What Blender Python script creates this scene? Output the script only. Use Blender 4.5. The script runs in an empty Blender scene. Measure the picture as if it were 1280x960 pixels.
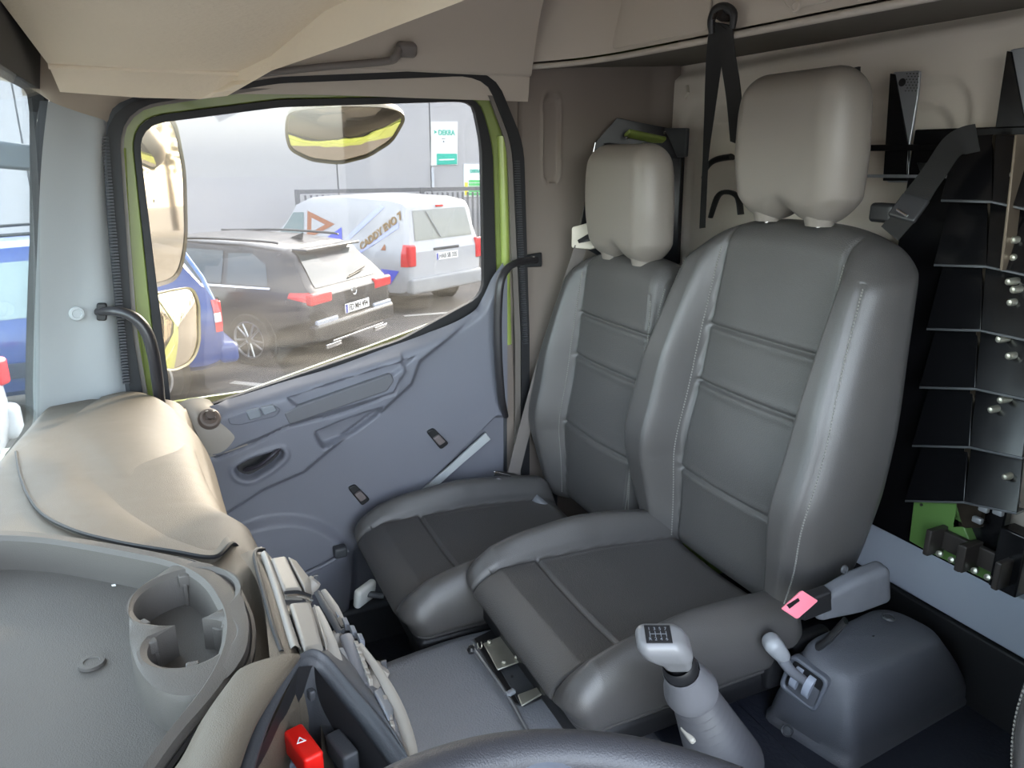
import bpy, bmesh, math, random
import numpy as np
from mathutils import Vector, Matrix, Euler
random.seed(7)
SC = bpy.context.scene
C = SC.collection
# ------------------------------------------------------------------ camera
F = 930.0
CAM = Vector((-0.85, 0.40, 1.35)); YAW = math.radians(-25); PIT = math.radians(-17)
FW = Vector((math.cos(PIT)*math.cos(YAW), math.cos(PIT)*math.sin(YAW), math.sin(PIT)))
RT = FW.cross(Vector((0, 0, 1))).normalized(); UP = RT.cross(FW)
cd = bpy.data.cameras.new('camera'); cam = bpy.data.objects.new('camera', cd); C.objects.link(cam)
cd.sensor_width = 36; cd.lens = F/1280*36; cd.clip_start = 0.02; cd.clip_end = 400
cam.matrix_world = Matrix(((RT.x, UP.x, -FW.x, CAM.x), (RT.y, UP.y, -FW.y, CAM.y), (RT.z, UP.z, -FW.z, CAM.z), (0, 0, 0, 1)))
SC.camera = cam
# ------------------------------------------------------------------ sky, sun, exposure
SUN_AZ = Vector((0.79, -0.61)).normalized(); SUN_EL = math.radians(20)
w = bpy.data.worlds.new('world'); SC.world = w; w.use_nodes = True
nt = w.node_tree; bg = nt.nodes['Background']
sky = nt.nodes.new('ShaderNodeTexSky'); sky.sky_type = 'NISHITA'; sky.sun_disc = False
sky.sun_elevation = math.radians(24); sky.sun_rotation = math.atan2(SUN_AZ.x, SUN_AZ.y)
sky.air_density = 1.0; sky.dust_density = 2.5; sky.ozone_density = 1.0
hs = nt.nodes.new('ShaderNodeHueSaturation'); hs.inputs['Saturation'].default_value = 0.5   # thin winter haze greys the sky
nt.links.new(sky.outputs[0], hs.inputs['Color']); nt.links.new(hs.outputs[0], bg.inputs[0]); bg.inputs[1].default_value = 0.95
sl = bpy.data.lights.new('sun', 'SUN'); so = bpy.data.objects.new('sun', sl); C.objects.link(so)
sl.energy = 5.0; sl.angle = math.radians(0.8); sl.color = (1.0, 0.86, 0.66)
sd = Vector((SUN_AZ.x*math.cos(SUN_EL), SUN_AZ.y*math.cos(SUN_EL), math.sin(SUN_EL)))
so.rotation_euler = sd.to_track_quat('Z', 'Y').to_euler(); so.location = (8, -6, 9)
SC.view_settings.view_transform = 'Standard'; SC.view_settings.look = 'None'
SC.view_settings.gamma = 1.0; SC.view_settings.use_curve_mapping = False
SC.view_settings.exposure = 1.85

# ------------------------------------------------------------------ helpers
def P(px, py, x=None, y=None, z=None):
    d = FW + RT*((px-640)/F) - UP*((py-480)/F)
    t = (x-CAM.x)/d.x if x is not None else (y-CAM.y)/d.y if y is not None else (z-CAM.z)/d.z
    return CAM + d*t
def V(*a): return Vector(a)
def lin(c):
    c /= 255.0
    return c/12.92 if c <= 0.04045 else ((c+0.055)/1.055)**2.4
MATS = {}
def mat(name, rgb, rough=0.6, metal=0.0, bump=0.0, bscale=200.0, var=0.0, vscale=8.0, spec=0.5, emit=0.0, coat=0.0):
    if name in MATS: return MATS[name]
    m = bpy.data.materials.new(name); m.use_nodes = True; n = m.node_tree; b = n.nodes['Principled BSDF']
    col = (lin(rgb[0]), lin(rgb[1]), lin(rgb[2]), 1)
    b.inputs['Base Color'].default_value = col; b.inputs['Roughness'].default_value = rough
    b.inputs['Metallic'].default_value = metal; b.inputs['Specular IOR Level'].default_value = spec
    b.inputs['Coat Weight'].default_value = coat
    tc = n.nodes.new('ShaderNodeTexCoord')
    if var > 0:
        t = n.nodes.new('ShaderNodeTexNoise'); t.inputs['Scale'].default_value = vscale; t.inputs['Detail'].default_value = 5
        n.links.new(tc.outputs['Object'], t.inputs['Vector'])
        mx = n.nodes.new('ShaderNodeMix'); mx.data_type = 'RGBA'
        mx.inputs[6].default_value = tuple(c*(1-var) for c in col[:3])+(1,); mx.inputs[7].default_value = tuple(min(1, c*(1+var)) for c in col[:3])+(1,)
        n.links.new(t.outputs['Fac'], mx.inputs[0]); n.links.new(mx.outputs[2], b.inputs['Base Color'])
        mr = n.nodes.new('ShaderNodeMapRange'); mr.inputs['To Min'].default_value = max(0, rough-0.07); mr.inputs['To Max'].default_value = min(1, rough+0.07)
        n.links.new(t.outputs['Fac'], mr.inputs['Value']); n.links.new(mr.outputs[0], b.inputs['Roughness'])
    if bump > 0:
        t = n.nodes.new('ShaderNodeTexNoise'); t.inputs['Scale'].default_value = bscale; t.inputs['Detail'].default_value = 3
        n.links.new(tc.outputs['Object'], t.inputs['Vector'])
        bp = n.nodes.new('ShaderNodeBump'); bp.inputs['Strength'].default_value = bump; bp.inputs['Distance'].default_value = 0.002
        n.links.new(t.outputs['Fac'], bp.inputs['Height']); n.links.new(bp.outputs[0], b.inputs['Normal'])
    if emit > 0:
        b.inputs['Emission Color'].default_value = col; b.inputs['Emission Strength'].default_value = emit
    MATS[name] = m; return m
def glass_mat(name, tint=(255, 255, 255), dust=0.0, refl=0.08, dcol=(225, 220, 210), streak=False):
    if name in MATS: return MATS[name]
    m = bpy.data.materials.new(name); m.use_nodes = True; n = m.node_tree; n.nodes.clear()
    out = n.nodes.new('ShaderNodeOutputMaterial'); tr = n.nodes.new('ShaderNodeBsdfTransparent'); gl = n.nodes.new('ShaderNodeBsdfGlossy')
    tr.inputs[0].default_value = tuple(lin(c) for c in tint)+(1,); gl.inputs['Roughness'].default_value = 0.02; gl.inputs[0].default_value = (0.9, 0.9, 0.9, 1)
    fr = n.nodes.new('ShaderNodeFresnel'); fr.inputs[0].default_value = 1.45
    fm = n.nodes.new('ShaderNodeMath'); fm.operation = 'MULTIPLY'; fm.inputs[1].default_value = 1.0 if refl >= 0.08 else 0.35; n.links.new(fr.outputs[0], fm.inputs[0])
    m1 = n.nodes.new('ShaderNodeMixShader'); n.links.new(fm.outputs[0], m1.inputs[0]); n.links.new(tr.outputs[0], m1.inputs[1]); n.links.new(gl.outputs[0], m1.inputs[2])
    last = m1
    if dust > 0:
        tc = n.nodes.new('ShaderNodeTexCoord'); tx = n.nodes.new('ShaderNodeTexNoise'); tx.inputs['Scale'].default_value = 4; tx.inputs['Detail'].default_value = 8
        mp = n.nodes.new('ShaderNodeMapping'); mp.inputs['Rotation'].default_value = (0.9, 0, 0); mp.inputs['Scale'].default_value = (1, 1, 7) if streak else (1, 1, 1)
        n.links.new(tc.outputs['Object'], mp.inputs[0]); n.links.new(mp.outputs[0], tx.inputs['Vector'])
        sx = n.nodes.new('ShaderNodeSeparateXYZ'); n.links.new(tc.outputs['Object'], sx.inputs[0])
        hz = n.nodes.new('ShaderNodeMapRange'); hz.inputs['From Min'].default_value = 1.35; hz.inputs['From Max'].default_value = 0.85
        hz.inputs['To Min'].default_value = 0.25; hz.inputs['To Max'].default_value = 1.3
        n.links.new(sx.outputs[2], hz.inputs['Value'])
        mr = n.nodes.new('ShaderNodeMapRange'); mr.inputs['From Min'].default_value = 0.35; mr.inputs['From Max'].default_value = 0.75
        mr.inputs['To Min'].default_value = dust*0.25; mr.inputs['To Max'].default_value = dust
        n.links.new(tx.outputs['Fac'], mr.inputs['Value'])
        mu = n.nodes.new('ShaderNodeMath'); mu.operation = 'MULTIPLY'; n.links.new(mr.outputs[0], mu.inputs[0]); n.links.new(hz.outputs[0], mu.inputs[1])
        df = n.nodes.new('ShaderNodeBsdfDiffuse'); tl = n.nodes.new('ShaderNodeBsdfTranslucent')
        for q in (df, tl): q.inputs[0].default_value = tuple(lin(c) for c in dcol)+(1,)
        m2 = n.nodes.new('ShaderNodeMixShader'); m2.inputs[0].default_value = 0.6; n.links.new(df.outputs[0], m2.inputs[1]); n.links.new(tl.outputs[0], m2.inputs[2])
        m3 = n.nodes.new('ShaderNodeMixShader'); n.links.new(mu.outputs[0], m3.inputs[0]); n.links.new(m1.outputs[0], m3.inputs[1]); n.links.new(m2.outputs[0], m3.inputs[2])
        last = m3
    n.links.new(last.outputs[0], out.inputs[0]); MATS[name] = m; return m

def thing(name, label, cat, loc=(0, 0, 0), rot=(0, 0, 0), group=None, kind=None):
    o = bpy.data.objects.new(name, None); C.objects.link(o); o.location = loc; o.rotation_euler = rot
    o.empty_display_size = 0.05
    if label: o['label'] = label
    if cat: o['category'] = cat
    if group: o['group'] = group
    if kind: o['kind'] = kind
    return o
def tag(o, label=None, cat=None, group=None, kind=None):
    for k, v in (('label', label), ('category', cat), ('group', group), ('kind', kind)):
        if v: o[k] = v
    return o
def wmat(o):
    m = o.matrix_basis.copy()
    if o.parent: m = wmat(o.parent) @ m
    return m
class G:
    """collects geometry, then links it as ONE mesh object"""
    def __init__(s): s.v = []; s.f = []; s.mi = []
    def add(s, vs, fs, mi=0):
        k = len(s.v); s.v += [tuple(p) for p in vs]; s.f += [tuple(i+k for i in f) for f in fs]; s.mi += [mi]*len(fs); return s
    def box(s, c, size, R=None, mi=0):
        R = R or Matrix.Identity(3); c = Vector(c)
        vs = [c + R @ Vector((x*size[0]/2, y*size[1]/2, z*size[2]/2)) for x in (-1, 1) for y in (-1, 1) for z in (-1, 1)]
        return s.add(vs, [(0, 1, 3, 2), (4, 6, 7, 5), (0, 4, 5, 1), (2, 3, 7, 6), (0, 2, 6, 4), (1, 5, 7, 3)], mi)
    def tube(s, pts, r, n=12, smooth=0, mi=0, flat=1.0, updir=None, cap=True):
        pts = [Vector(p) for p in pts]
        rr = list(r) if hasattr(r, '__len__') else [r]*len(pts)
        if smooth:
            pts, rr = crline(pts, smooth, rr)
        vs = []; ref = None
        for i, p in enumerate(pts):
            t = (pts[min(i+1, len(pts)-1)] - pts[max(i-1, 0)]).normalized()
            if ref is None:
                ref = Vector(updir) if updir else (Vector((0, 0, 1)) if abs(t.z) < 0.9 else Vector((1, 0, 0)))
            a = (ref - t*ref.dot(t)).normalized(); b = t.cross(a); ref = a if not updir else ref
            for k in range(n):
                q = 2*math.pi*k/n; vs.append(p + a*math.cos(q)*rr[i]*flat + b*math.sin(q)*rr[i])
        fs = []
        for i in range(len(pts)-1):
            for k in range(n): fs.append((i*n+k, i*n+(k+1) % n, (i+1)*n+(k+1) % n, (i+1)*n+k))
        if cap: fs.append(tuple(range(n))[::-1]); fs.append(tuple((len(pts)-1)*n+k for k in range(n)))
        return s.add(vs, fs, mi)
    def cyl(s, a, b, r0, r1=None, n=20, mi=0): return s.tube([a, b], [r0, r0 if r1 is None else r1], n, mi=mi)
    def lathe(s, prof, o, ax=(0, 0, 1), n=32, mi=0):
        ax = Vector(ax).normalized(); a = ax.orthogonal().normalized(); b = ax.cross(a); o = Vector(o); vs = []; fs = []
        for r, h in prof:
            for k in range(n):
                q = 2*math.pi*k/n; vs.append(o + ax*h + (a*math.cos(q)+b*math.sin(q))*max(r, 1e-5))
        for i in range(len(prof)-1):
            for k in range(n): fs.append((i*n+k, i*n+(k+1) % n, (i+1)*n+(k+1) % n, (i+1)*n+k))
        return s.add(vs, fs, mi)
    def prism(s, poly, ext, mi=0):
        """poly: 3D points of a flat outline, ext: extrusion vector"""
        poly = [Vector(p) for p in poly]; ext = Vector(ext); n = len(poly)
        vs = poly + [p+ext for p in poly]
        fs = [tuple(range(n))[::-1], tuple(range(n, 2*n))] + [(i, (i+1) % n, n+(i+1) % n, n+i) for i in range(n)]
        return s.add(vs, fs, mi)
    def ring(s, lo, li, ext, mi=0):
        n = len(lo); ext = Vector(ext); vs = list(lo)+list(li)+[p+ext for p in lo]+[p+ext for p in li]; fs = []
        for i in range(n):
            j = (i+1) % n
            fs += [(i, j, n+j, n+i), (2*n+j, 2*n+i, 3*n+i, 3*n+j), (j, i, 2*n+i, 2*n+j), (n+i, n+j, 3*n+j, 3*n+i)]
        return s.add(vs, fs, mi)
    def grid(s, g, mi=0, closed=False):
        nr = len(g); nc = len(g[0]); vs = [p for row in g for p in row]; fs = []
        for i in range(nr-1):
            for j in range(nc-1 if not closed else nc):
                k = (j+1) % nc; fs.append((i*nc+j, i*nc+k, (i+1)*nc+k, (i+1)*nc+j))
        return s.add(vs, fs, mi)
    def ribbon(s, pts, wdir, wd, th=0.0015, smooth=6, mi=0):
        pts = [Vector(p) for p in pts]; wl = wdir if isinstance(wdir, list) else [wdir]*len(pts)
        wl = [Vector(q) for q in wl]; ww = wd if isinstance(wd, list) else [wd]*len(pts)
        if smooth:
            p2, ww2 = crline(pts, smooth, ww); w2, _ = crline(wl, smooth, ww); pts, wl, ww = p2, w2, ww2
        vs = []
        for i, p in enumerate(pts):
            t = (pts[min(i+1, len(pts)-1)] - pts[max(i-1, 0)]).normalized(); wv = (wl[i]-t*wl[i].dot(t)).normalized(); nn = t.cross(wv)*th
            h = wv*ww[i]/2; vs += [p-h-nn, p+h-nn, p+h+nn, p-h+nn]
        fs = []
        for i in range(len(pts)-1):
            for k in range(4): fs.append((i*4+k, i*4+(k+1) % 4, (i+1)*4+(k+1) % 4, (i+1)*4+k))
        fs += [(3, 2, 1, 0), tuple((len(pts)-1)*4+k for k in range(4))]
        return s.add(vs, fs, mi)
    def rbox(s, size, r=0.02, seg=8, M=None, deform=None, nin=6, mi=0):
        vs, fs = rbox_np(size, r, seg, nin)
        if deform is not None: vs = deform(vs)
        if M is not None:
            A = np.array(M.to_4x4()); vs = vs @ A[:3, :3].T + A[:3, 3]
        return s.add(vs.tolist(), fs, mi)
    def ob(s, name, mat_, parent=None, smooth=True, angle=40, bevel=0.0, bseg=2, sub=0, solid=0.0, world=True, fixn=True):
        me = bpy.data.meshes.new(name); vs = s.v
        if parent is not None and world:
            Mi = wmat(parent).inverted(); vs = [tuple(Mi @ Vector(p)) for p in vs]
        me.from_pydata(vs, [], s.f); me.validate()
        for m in (mat_ if isinstance(mat_, (list, tuple)) else [mat_]): me.materials.append(m)
        if any(s.mi): me.polygons.foreach_set('material_index', s.mi[:len(me.polygons)])
        if fixn:
            bm = bmesh.new(); bm.from_mesh(me); bmesh.ops.recalc_face_normals(bm, faces=bm.faces); bm.to_mesh(me); bm.free()
        o = bpy.data.objects.new(name, me); C.objects.link(o)
        if parent is not None: o.parent = parent
        if bevel > 0:
            b = o.modifiers.new('bevel', 'BEVEL'); b.width = bevel; b.segments = bseg; b.limit_method = 'ANGLE'; b.angle_limit = math.radians(35)
        if solid: q = o.modifiers.new('solid', 'SOLIDIFY'); q.thickness = solid; q.offset = 0
        if sub: q = o.modifiers.new('sub', 'SUBSURF'); q.levels = sub; q.render_levels = sub
        if smooth:
            me.shade_smooth()
            if not sub: me.set_sharp_from_angle(angle=math.radians(angle))
        return o
def rbox_np(size, r, seg, nin):
    """rounded box as a dense grid: nin inner divisions and seg on each rounding (nin may be a triple)"""
    h = np.array(size)/2.0; nin = nin if hasattr(nin, '__len__') else (nin,)*3
    r = min(r, h.min()*0.999)
    ax = []
    for a in range(3):
        q = np.tan(np.linspace(-math.pi/4, 0, seg+1))[:-1]
        left = -h[a] + r*(1+q) if True else None
        mid = np.linspace(-h[a]+r, h[a]-r, nin[a]+1)
        ax.append(np.concatenate([left, mid, -left[::-1]]))
    vid = {}; vs = []; fs = []
    def vert(p):
        k = (round(p[0], 6), round(p[1], 6), round(p[2], 6))
        if k not in vid: vid[k] = len(vs); vs.append(p)
        return vid[k]
    for a in range(3):
        b, c = (a+1) % 3, (a+2) % 3
        for sgn in (-1, 1):
            idx = [[0]*len(ax[c]) for _ in ax[b]]
            for i, u in enumerate(ax[b]):
                for j, v in enumerate(ax[c]):
                    p = [0, 0, 0]; p[a] = sgn*h[a]; p[b] = u; p[c] = v; idx[i][j] = vert(p)
            for i in range(len(ax[b])-1):
                for j in range(len(ax[c])-1):
                    q = (idx[i][j], idx[i+1][j], idx[i+1][j+1], idx[i][j+1]); fs.append(q if sgn > 0 else q[::-1])
    v = np.array(vs, float); inner = np.clip(v, -(h-r), h-r); d = v-inner
    L = np.linalg.norm(d, axis=1, keepdims=True); L[L == 0] = 1
    return inner + d/L*r, fs
def crline(pts, n, vals):
    out = []; ov = []; m = len(pts)
    for i in range(m-1):
        p0, p1, p2, p3 = pts[max(i-1, 0)], pts[i], pts[i+1], pts[min(i+2, m-1)]
        for k in range(n):
            t = k/n
            out.append(0.5*((2*p1)+(p2-p0)*t+(2*p0-5*p1+4*p2-p3)*t*t+(3*p1-p0-3*p2+p3)*t**3)); ov.append(vals[i]*(1-t)+vals[i+1]*t)
    out.append(pts[-1]); ov.append(vals[-1]); return out, ov
def cr(pts, n): return crline([Vector(p) for p in pts], n, [0]*len(pts))[0]
def crgrid(ctrl, nu, nv):
    rows = [cr(r, nv) for r in ctrl]; cols = [cr([r[j] for r in rows], nu) for j in range(len(rows[0]))]
    return [[cols[j][i] for j in range(len(cols))] for i in range(len(cols[0]))]
def sm(x, a, b):
    t = np.clip((x-a)/(b-a), 0, 1); return t*t*(3-2*t)
def ga(x, s): return np.exp(-(x/s)**2)
def rounded(pts, rad, seg=6):
    """round the corners of a planar polygon"""
    pts = [Vector(p) for p in pts]; n = len(pts); out = []
    for i in range(n):
        p = pts[i]; a = pts[i-1]-p; b = pts[(i+1) % n]-p
        r = rad[i] if hasattr(rad, '__len__') else rad; r = min(r, a.length*0.48, b.length*0.48)
        q0 = p+a.normalized()*r; q1 = p+b.normalized()*r
        for k in range(seg+1):
            t = k/seg; out.append(q0*(1-t)**2+p*2*t*(1-t)+q1*t*t)
    return out
def resample(pts, N):
    pts = [Vector(p) for p in pts]; L = [0]
    q = pts+[pts[0]]
    for i in range(len(pts)): L.append(L[-1]+(q[i+1]-q[i]).length)
    out = []; j = 0
    for k in range(N):
        s = L[-1]*k/N
        while L[j+1] < s: j += 1
        t = (s-L[j])/max(L[j+1]-L[j], 1e-9); out.append(q[j]*(1-t)+q[j+1]*t)
    return out
_ST = {}
def sint(s, xs, ys, sig=0.05):
    """table lookup with its corners smoothed away"""
    k = (tuple(xs), tuple(ys), sig)
    if k not in _ST:
        t = np.linspace(-.3, 1.3, 401); f = np.interp(t, xs, ys); w_ = np.exp(-(np.arange(-60, 61)*0.004/sig)**2); f2 = np.convolve(np.pad(f, 60, 'edge'), w_/w_.sum(), 'valid'); _ST[k] = (t, f2)
    return np.interp(s, *_ST[k])
def onpl(px, py, p0, n):
    d = FW+RT*((px-640)/F)-UP*((py-480)/F); t = (p0-CAM).dot(n)/d.dot(n); return CAM+d*t
def sdf(poly, X, Y):
    """signed distance (inside negative) of 2D points to polygon"""
    d = np.full(X.shape, 1e9); ins = np.zeros(X.shape, bool); n = len(poly)
    for i in range(n):
        ax_, ay = poly[i]; bx, by = poly[(i+1) % n]; ex, ey = bx-ax_, by-ay; wx, wy = X-ax_, Y-ay
        t = np.clip((wx*ex+wy*ey)/(ex*ex+ey*ey+1e-12), 0, 1); d = np.minimum(d, (wx-ex*t)**2+(wy-ey*t)**2)
        c = ((ay > Y) != (by > Y)) & (X < (bx-ax_)*(Y-ay)/(by-ay+1e-12)+ax_); ins ^= c
    d = np.sqrt(d); return np.where(ins, -d, d)
def line_d(pl, X, Y):
    d = np.full(X.shape, 1e9)
    for i in range(len(pl)-1):
        ax_, ay = pl[i]; bx, by = pl[i+1]; ex, ey = bx-ax_, by-ay; wx, wy = X-ax_, Y-ay
        t = np.clip((wx*ex+wy*ey)/(ex*ex+ey*ey+1e-12), 0, 1); d = np.minimum(d, (wx-ex*t)**2+(wy-ey*t)**2)
    return np.sqrt(d)
def text_ob(name, s, size, M, mat_, parent=None, ext=0.0005, bold=0.0, sx=1.0):
    cu = bpy.data.curves.new(name, 'FONT'); cu.body = s; cu.size = size; cu.extrude = ext; cu.align_x = 'CENTER'; cu.align_y = 'CENTER'; cu.offset = bold
    t = bpy.data.objects.new(name+'_tmp', cu); C.objects.link(t); dg = bpy.context.evaluated_depsgraph_get()
    me = bpy.data.meshes.new_from_object(t.evaluated_get(dg)); bpy.data.objects.remove(t); me.name = name
    me.transform(Matrix.Diagonal((sx, 1, 1, 1))); me.transform(M)
    if parent is not None: me.transform(wmat(parent).inverted())
    me.materials.clear(); me.materials.append(mat_); o = bpy.data.objects.new(name, me); C.objects.link(o); o.parent = parent; return o
def frame(o, ux, uy):
    """matrix with origin o, x axis ux, y axis about uy"""
    ux = Vector(ux).normalized(); uz = ux.cross(Vector(uy)).normalized(); uy = uz.cross(ux)
    return Matrix(((ux.x, uy.x, uz.x, o[0]), (ux.y, uy.y, uz.y, o[1]), (ux.z, uy.z, uz.z, o[2]), (0, 0, 0, 1)))

# ------------------------------------------------------------------ materials
LEA = mat('seat_leather', (72, 70, 69), 0.36, bump=0.25, bscale=700, var=0.06, vscale=5)
LEAP = mat('seat_panel_leather', (76, 74, 73), 0.46, bump=0.45, bscale=420, var=0.08, vscale=9)
STI = mat('stitch_thread', (128, 126, 122), 0.8)
HEADM = mat('headrest_vinyl', (128, 121, 114), 0.40, bump=0.2, bscale=600)
BLK = mat('black_plastic', (26, 26, 28), 0.45)
DKP = mat('dark_grey_plastic', (62, 64, 68), 0.5, bump=0.15, bscale=500)
MIDP = mat('mid_grey_plastic', (120, 124, 130), 0.55, bump=0.15, bscale=500)
DOORM = mat('door_panel_plastic', (108, 109, 118), 0.5, bump=0.2, bscale=500, var=0.03)
DOORD = mat('door_strip_plastic', (96, 96, 100), 0.45)
PILL = mat('pillar_plastic', (168, 172, 174), 0.6, bump=0.1, bscale=500)
WALLM = mat('cab_wall_trim', (210, 200, 188), 0.7, bump=0.1, bscale=400, var=0.03, vscale=3)
SIDEM = mat('cab_side_trim', (120, 110, 102), 0.7, bump=0.1, bscale=400)
HEADL = mat('headliner_fabric', (220, 206, 184), 0.95, bump=0.6, bscale=90, var=0.05, vscale=4)
ROOFM = mat('roof_trim_plastic', (182, 172, 160), 0.75, bump=0.1, bscale=400)
DASHM = mat('dash_plastic', (88, 80, 69), 0.55, bump=0.3, bscale=900, var=0.04, vscale=30)
TRAYM = mat('tray_plastic', (76, 72, 68), 0.6, bump=0.25, bscale=900, var=0.04, vscale=12)
CONSM = mat('console_light_plastic', (150, 145, 137), 0.5)
RUB = mat('black_rubber', (22, 22, 25), 0.6)
RUBG = mat('ribbed_rubber', (56, 56, 60), 0.6)
GREEN = mat('green_paint', (120, 134, 66), 0.35, coat=0.4)
GREEND = mat('dark_green_paint', (86, 120, 62), 0.5)
CHR = mat('chrome', (225, 225, 225), 0.15, metal=1.0)
STEEL = mat('zinc_steel', (190, 188, 175), 0.35, metal=0.8, var=0.12, vscale=40)
BSTEEL = mat('polished_dark_steel', (150, 152, 156), 0.3, metal=0.45)
BLKG = mat('gloss_black_steel', (14, 14, 16), 0.22, spec=0.5, var=0.1, vscale=20)
BELT = mat('belt_webbing', (27, 26, 26), 0.75, bump=0.5, bscale=900)
FLOORM = mat('floor_vinyl', (40, 43, 52), 0.35, bump=0.5, bscale=130, var=0.1)
TUNM = mat('tunnel_vinyl', (122, 124, 130), 0.5, bump=0.9, bscale=260, var=0.06)
LEDGEM = mat('ledge_paint', (158, 165, 178), 0.5)
PINK = mat('pink_button', (244, 132, 150), 0.4)
RED = mat('red_plastic', (232, 30, 22), 0.35)
ORANGE = mat('orange_plastic', (225, 90, 30), 0.5)
CREAM = mat('cream_plastic', (200, 192, 178), 0.5)
MIRR = mat('mirror_silver', (235, 225, 205), 0.03, metal=1.0)
GL = glass_mat('window_glass', tint=(200, 199, 196), dust=0.034, streak=True); GLW = glass_mat('windscreen_glass', tint=(228, 232, 230), dust=0.0, refl=0.02)
CARG = mat('car_window_glass', (60, 72, 78), 0.08, spec=0.8)
CARGL = mat('car_window_clear', (112, 130, 132), 0.1, spec=0.8)
TYRE = mat('tyre_rubber', (28, 28, 30), 0.8); ALLOY = mat('alloy', (190, 192, 196), 0.3, metal=0.9)
REDL = mat('tail_lens', (205, 30, 40), 0.2, coat=0.5); WHT = mat('white_print', (240, 240, 240), 0.6); NAVY = mat('navy_print', (30, 50, 150), 0.5)

# ================================================================== THE CAB SHELL
def struct(o, label=None): o['kind'] = 'structure'; return o
XD = 1.05
# floor, engine tunnel, roof
g = G(); g.box((0, -0.1, -0.02), (2.1, 1.9, 0.04)); struct(g.ob('floor', FLOORM, smooth=False))
g = G(); g.box((0, -0.27, 1.78), (2.16, 1.75, 0.04)); struct(g.ob('ceiling', [WALLM], smooth=False))
g = G(); g.box((0, -0.27, 1.815), (2.2, 1.8, 0.03)); struct(g.ob('trim_1', GREEN, bevel=0.01))                       # roof skin
# engine tunnel: cross sections in X/Z swept along Y
rows = []
for y, zt, xl in ((0.26, 0.335, 0.50), (0.1, 0.335, 0.52), (-0.1, 0.335, 0.54), (-0.26, 0.33, 0.52), (-0.36, 0.275, 0.50), (-0.6, 0.268, 0.50), (-0.99, 0.268, 0.50)):
    pr = [(-0.62, 0.0), (-0.56, zt-0.06), (-0.53, zt-0.02), (-0.48, zt), (-0.2, zt), (0.1, zt), (xl-0.12, zt), (xl-0.06, zt-0.008), (xl-0.02, zt-0.04), (xl+0.03, zt-0.12), (xl+0.06, 0.0)]
    rows.append(cr([V(a, y, b) for a, b in pr], 5))
cols = [cr([r[j] for r in rows], 6) for j in range(len(rows[0]))]
g = G(); g.grid(cols); TUN = g.ob('engine_tunnel', TUNM, angle=60); tag(TUN, 'grainy grey engine tunnel hump between the footwells under the middle seat', 'tunnel')
g = G(); g.box((0.0, -0.76, 0.276), (1.02, 0.46, 0.012)); g.box((-0.1, -0.45, 0.281), (0.9, 0.2, 0.010))
tag(g.ob('rubber_floor_mat', FLOORM, bevel=0.004), 'dark rubber mat on the cab floor around the parking brake console', 'mat')
# back wall with two nested pressed frames
YB = -1.0
def back_wall():
    nx, nz = 260, 150
    xs = np.linspace(1.10, -1.05, nx); zs = np.linspace(0.40, 1.76, nz); X, Z = np.meshgrid(xs, zs); Y = np.full(X.shape, YB)
    pl = [(1.06, 0.2), (1.06, 1.555), (-1.1, 1.60), (-1.1, 0.2)]
    d = sdf(pl, X, Z); Y = Y - 0.035*sm(d, 0.0, 0.035)
    for (a, b, t, lo, dep) in ((1.01, 0.12, 1.50, 0.70, 0.010), (0.97, 0.155, 1.455, 0.76, 0.010), (-0.12, -0.9, 1.50, 0.7, 0.01), (-0.16, -0.86, 1.45, 0.76, 0.01)):
        pts = rounded([V(a, lo, 0), V(a, t, 0), V(b, t, 0), V(b, lo, 0)], 0.09, 8); d = sdf([(p.x, p.y) for p in pts], X, Z)
        Y = Y - dep*sm(-d, 0.0, 0.016)
    Y = Y + 0.006*ga(np.hypot(X-0.99, Z-1.52), 0.03)
    g = G(); g.grid([[(X[i, j], Y[i, j], Z[i, j]) for j in range(nx)] for i in range(nz)]); return g.ob('wall_back', WALLM, angle=70)
struct(back_wall())
g = G(); g.box((0, -1.07, 0.9), (2.2, 0.03, 1.85)); struct(g.ob('trim_2', GREEN, smooth=False))
g = G(); g.box((0, -0.99, 0.50), (2.0, 0.024, 0.115)); struct(g.ob('trim_3', LEDGEM, bevel=0.004))                  # painted ledge at the foot of the back wall
g = G(); g.box((0, -0.985, 0.35), (2.0, 0.03, 0.18)); struct(g.ob('baseboard_back', RUB, bevel=0.004))
g = G(); g.box((1.05, 0.1, 0.035), (0.10, 1.3, 0.16)); struct(g.ob('baseboard_right', DKP, bevel=0.01))
# rear header shelf
lip = [V(1.07, -0.50, 1.572), V(1.03, -0.56, 1.576), V(0.95, -0.63, 1.580), V(0.82, -0.675, 1.583), V(0.5, -0.69, 1.582), V(0.2, -0.70, 1.581), V(-0.2, -0.715, 1.581), V(-1.05, -0.73, 1.58)]
L = cr(lip, 8); g = G()
g.grid([[p+V(0, 0.0, 0.012) for p in L], [p+V(0, 0.006, 0.05) for p in L], [p+V(0, 0.012, 0.12) for p in L], [p+V(0, 0.012, 0.19) for p in L]])
HS = g.ob('trim_4', ROOFM, angle=60); struct(HS)
g = G(); g.tube([p+V(0, 0.004, 0) for p in L[6:]], 0.007, 10); o = g.ob('lip', mat('lip_trim', (176, 168, 158), 0.5), HS)
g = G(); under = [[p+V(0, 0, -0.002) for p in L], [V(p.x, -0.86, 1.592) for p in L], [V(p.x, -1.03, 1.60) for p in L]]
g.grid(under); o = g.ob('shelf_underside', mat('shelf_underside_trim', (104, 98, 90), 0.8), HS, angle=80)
def cap(px, py, nrm, r, parent, m, name='screw_cap', **k):
    g = G(); p = P(px, py, **k); g.lathe([(0.0001, 0.002), (r*0.55, 0.0022), (r*0.6, 0.0035), (r*0.9, 0.003), (r, 0)], p, nrm, 24); return g.ob(name, m, parent)
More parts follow.
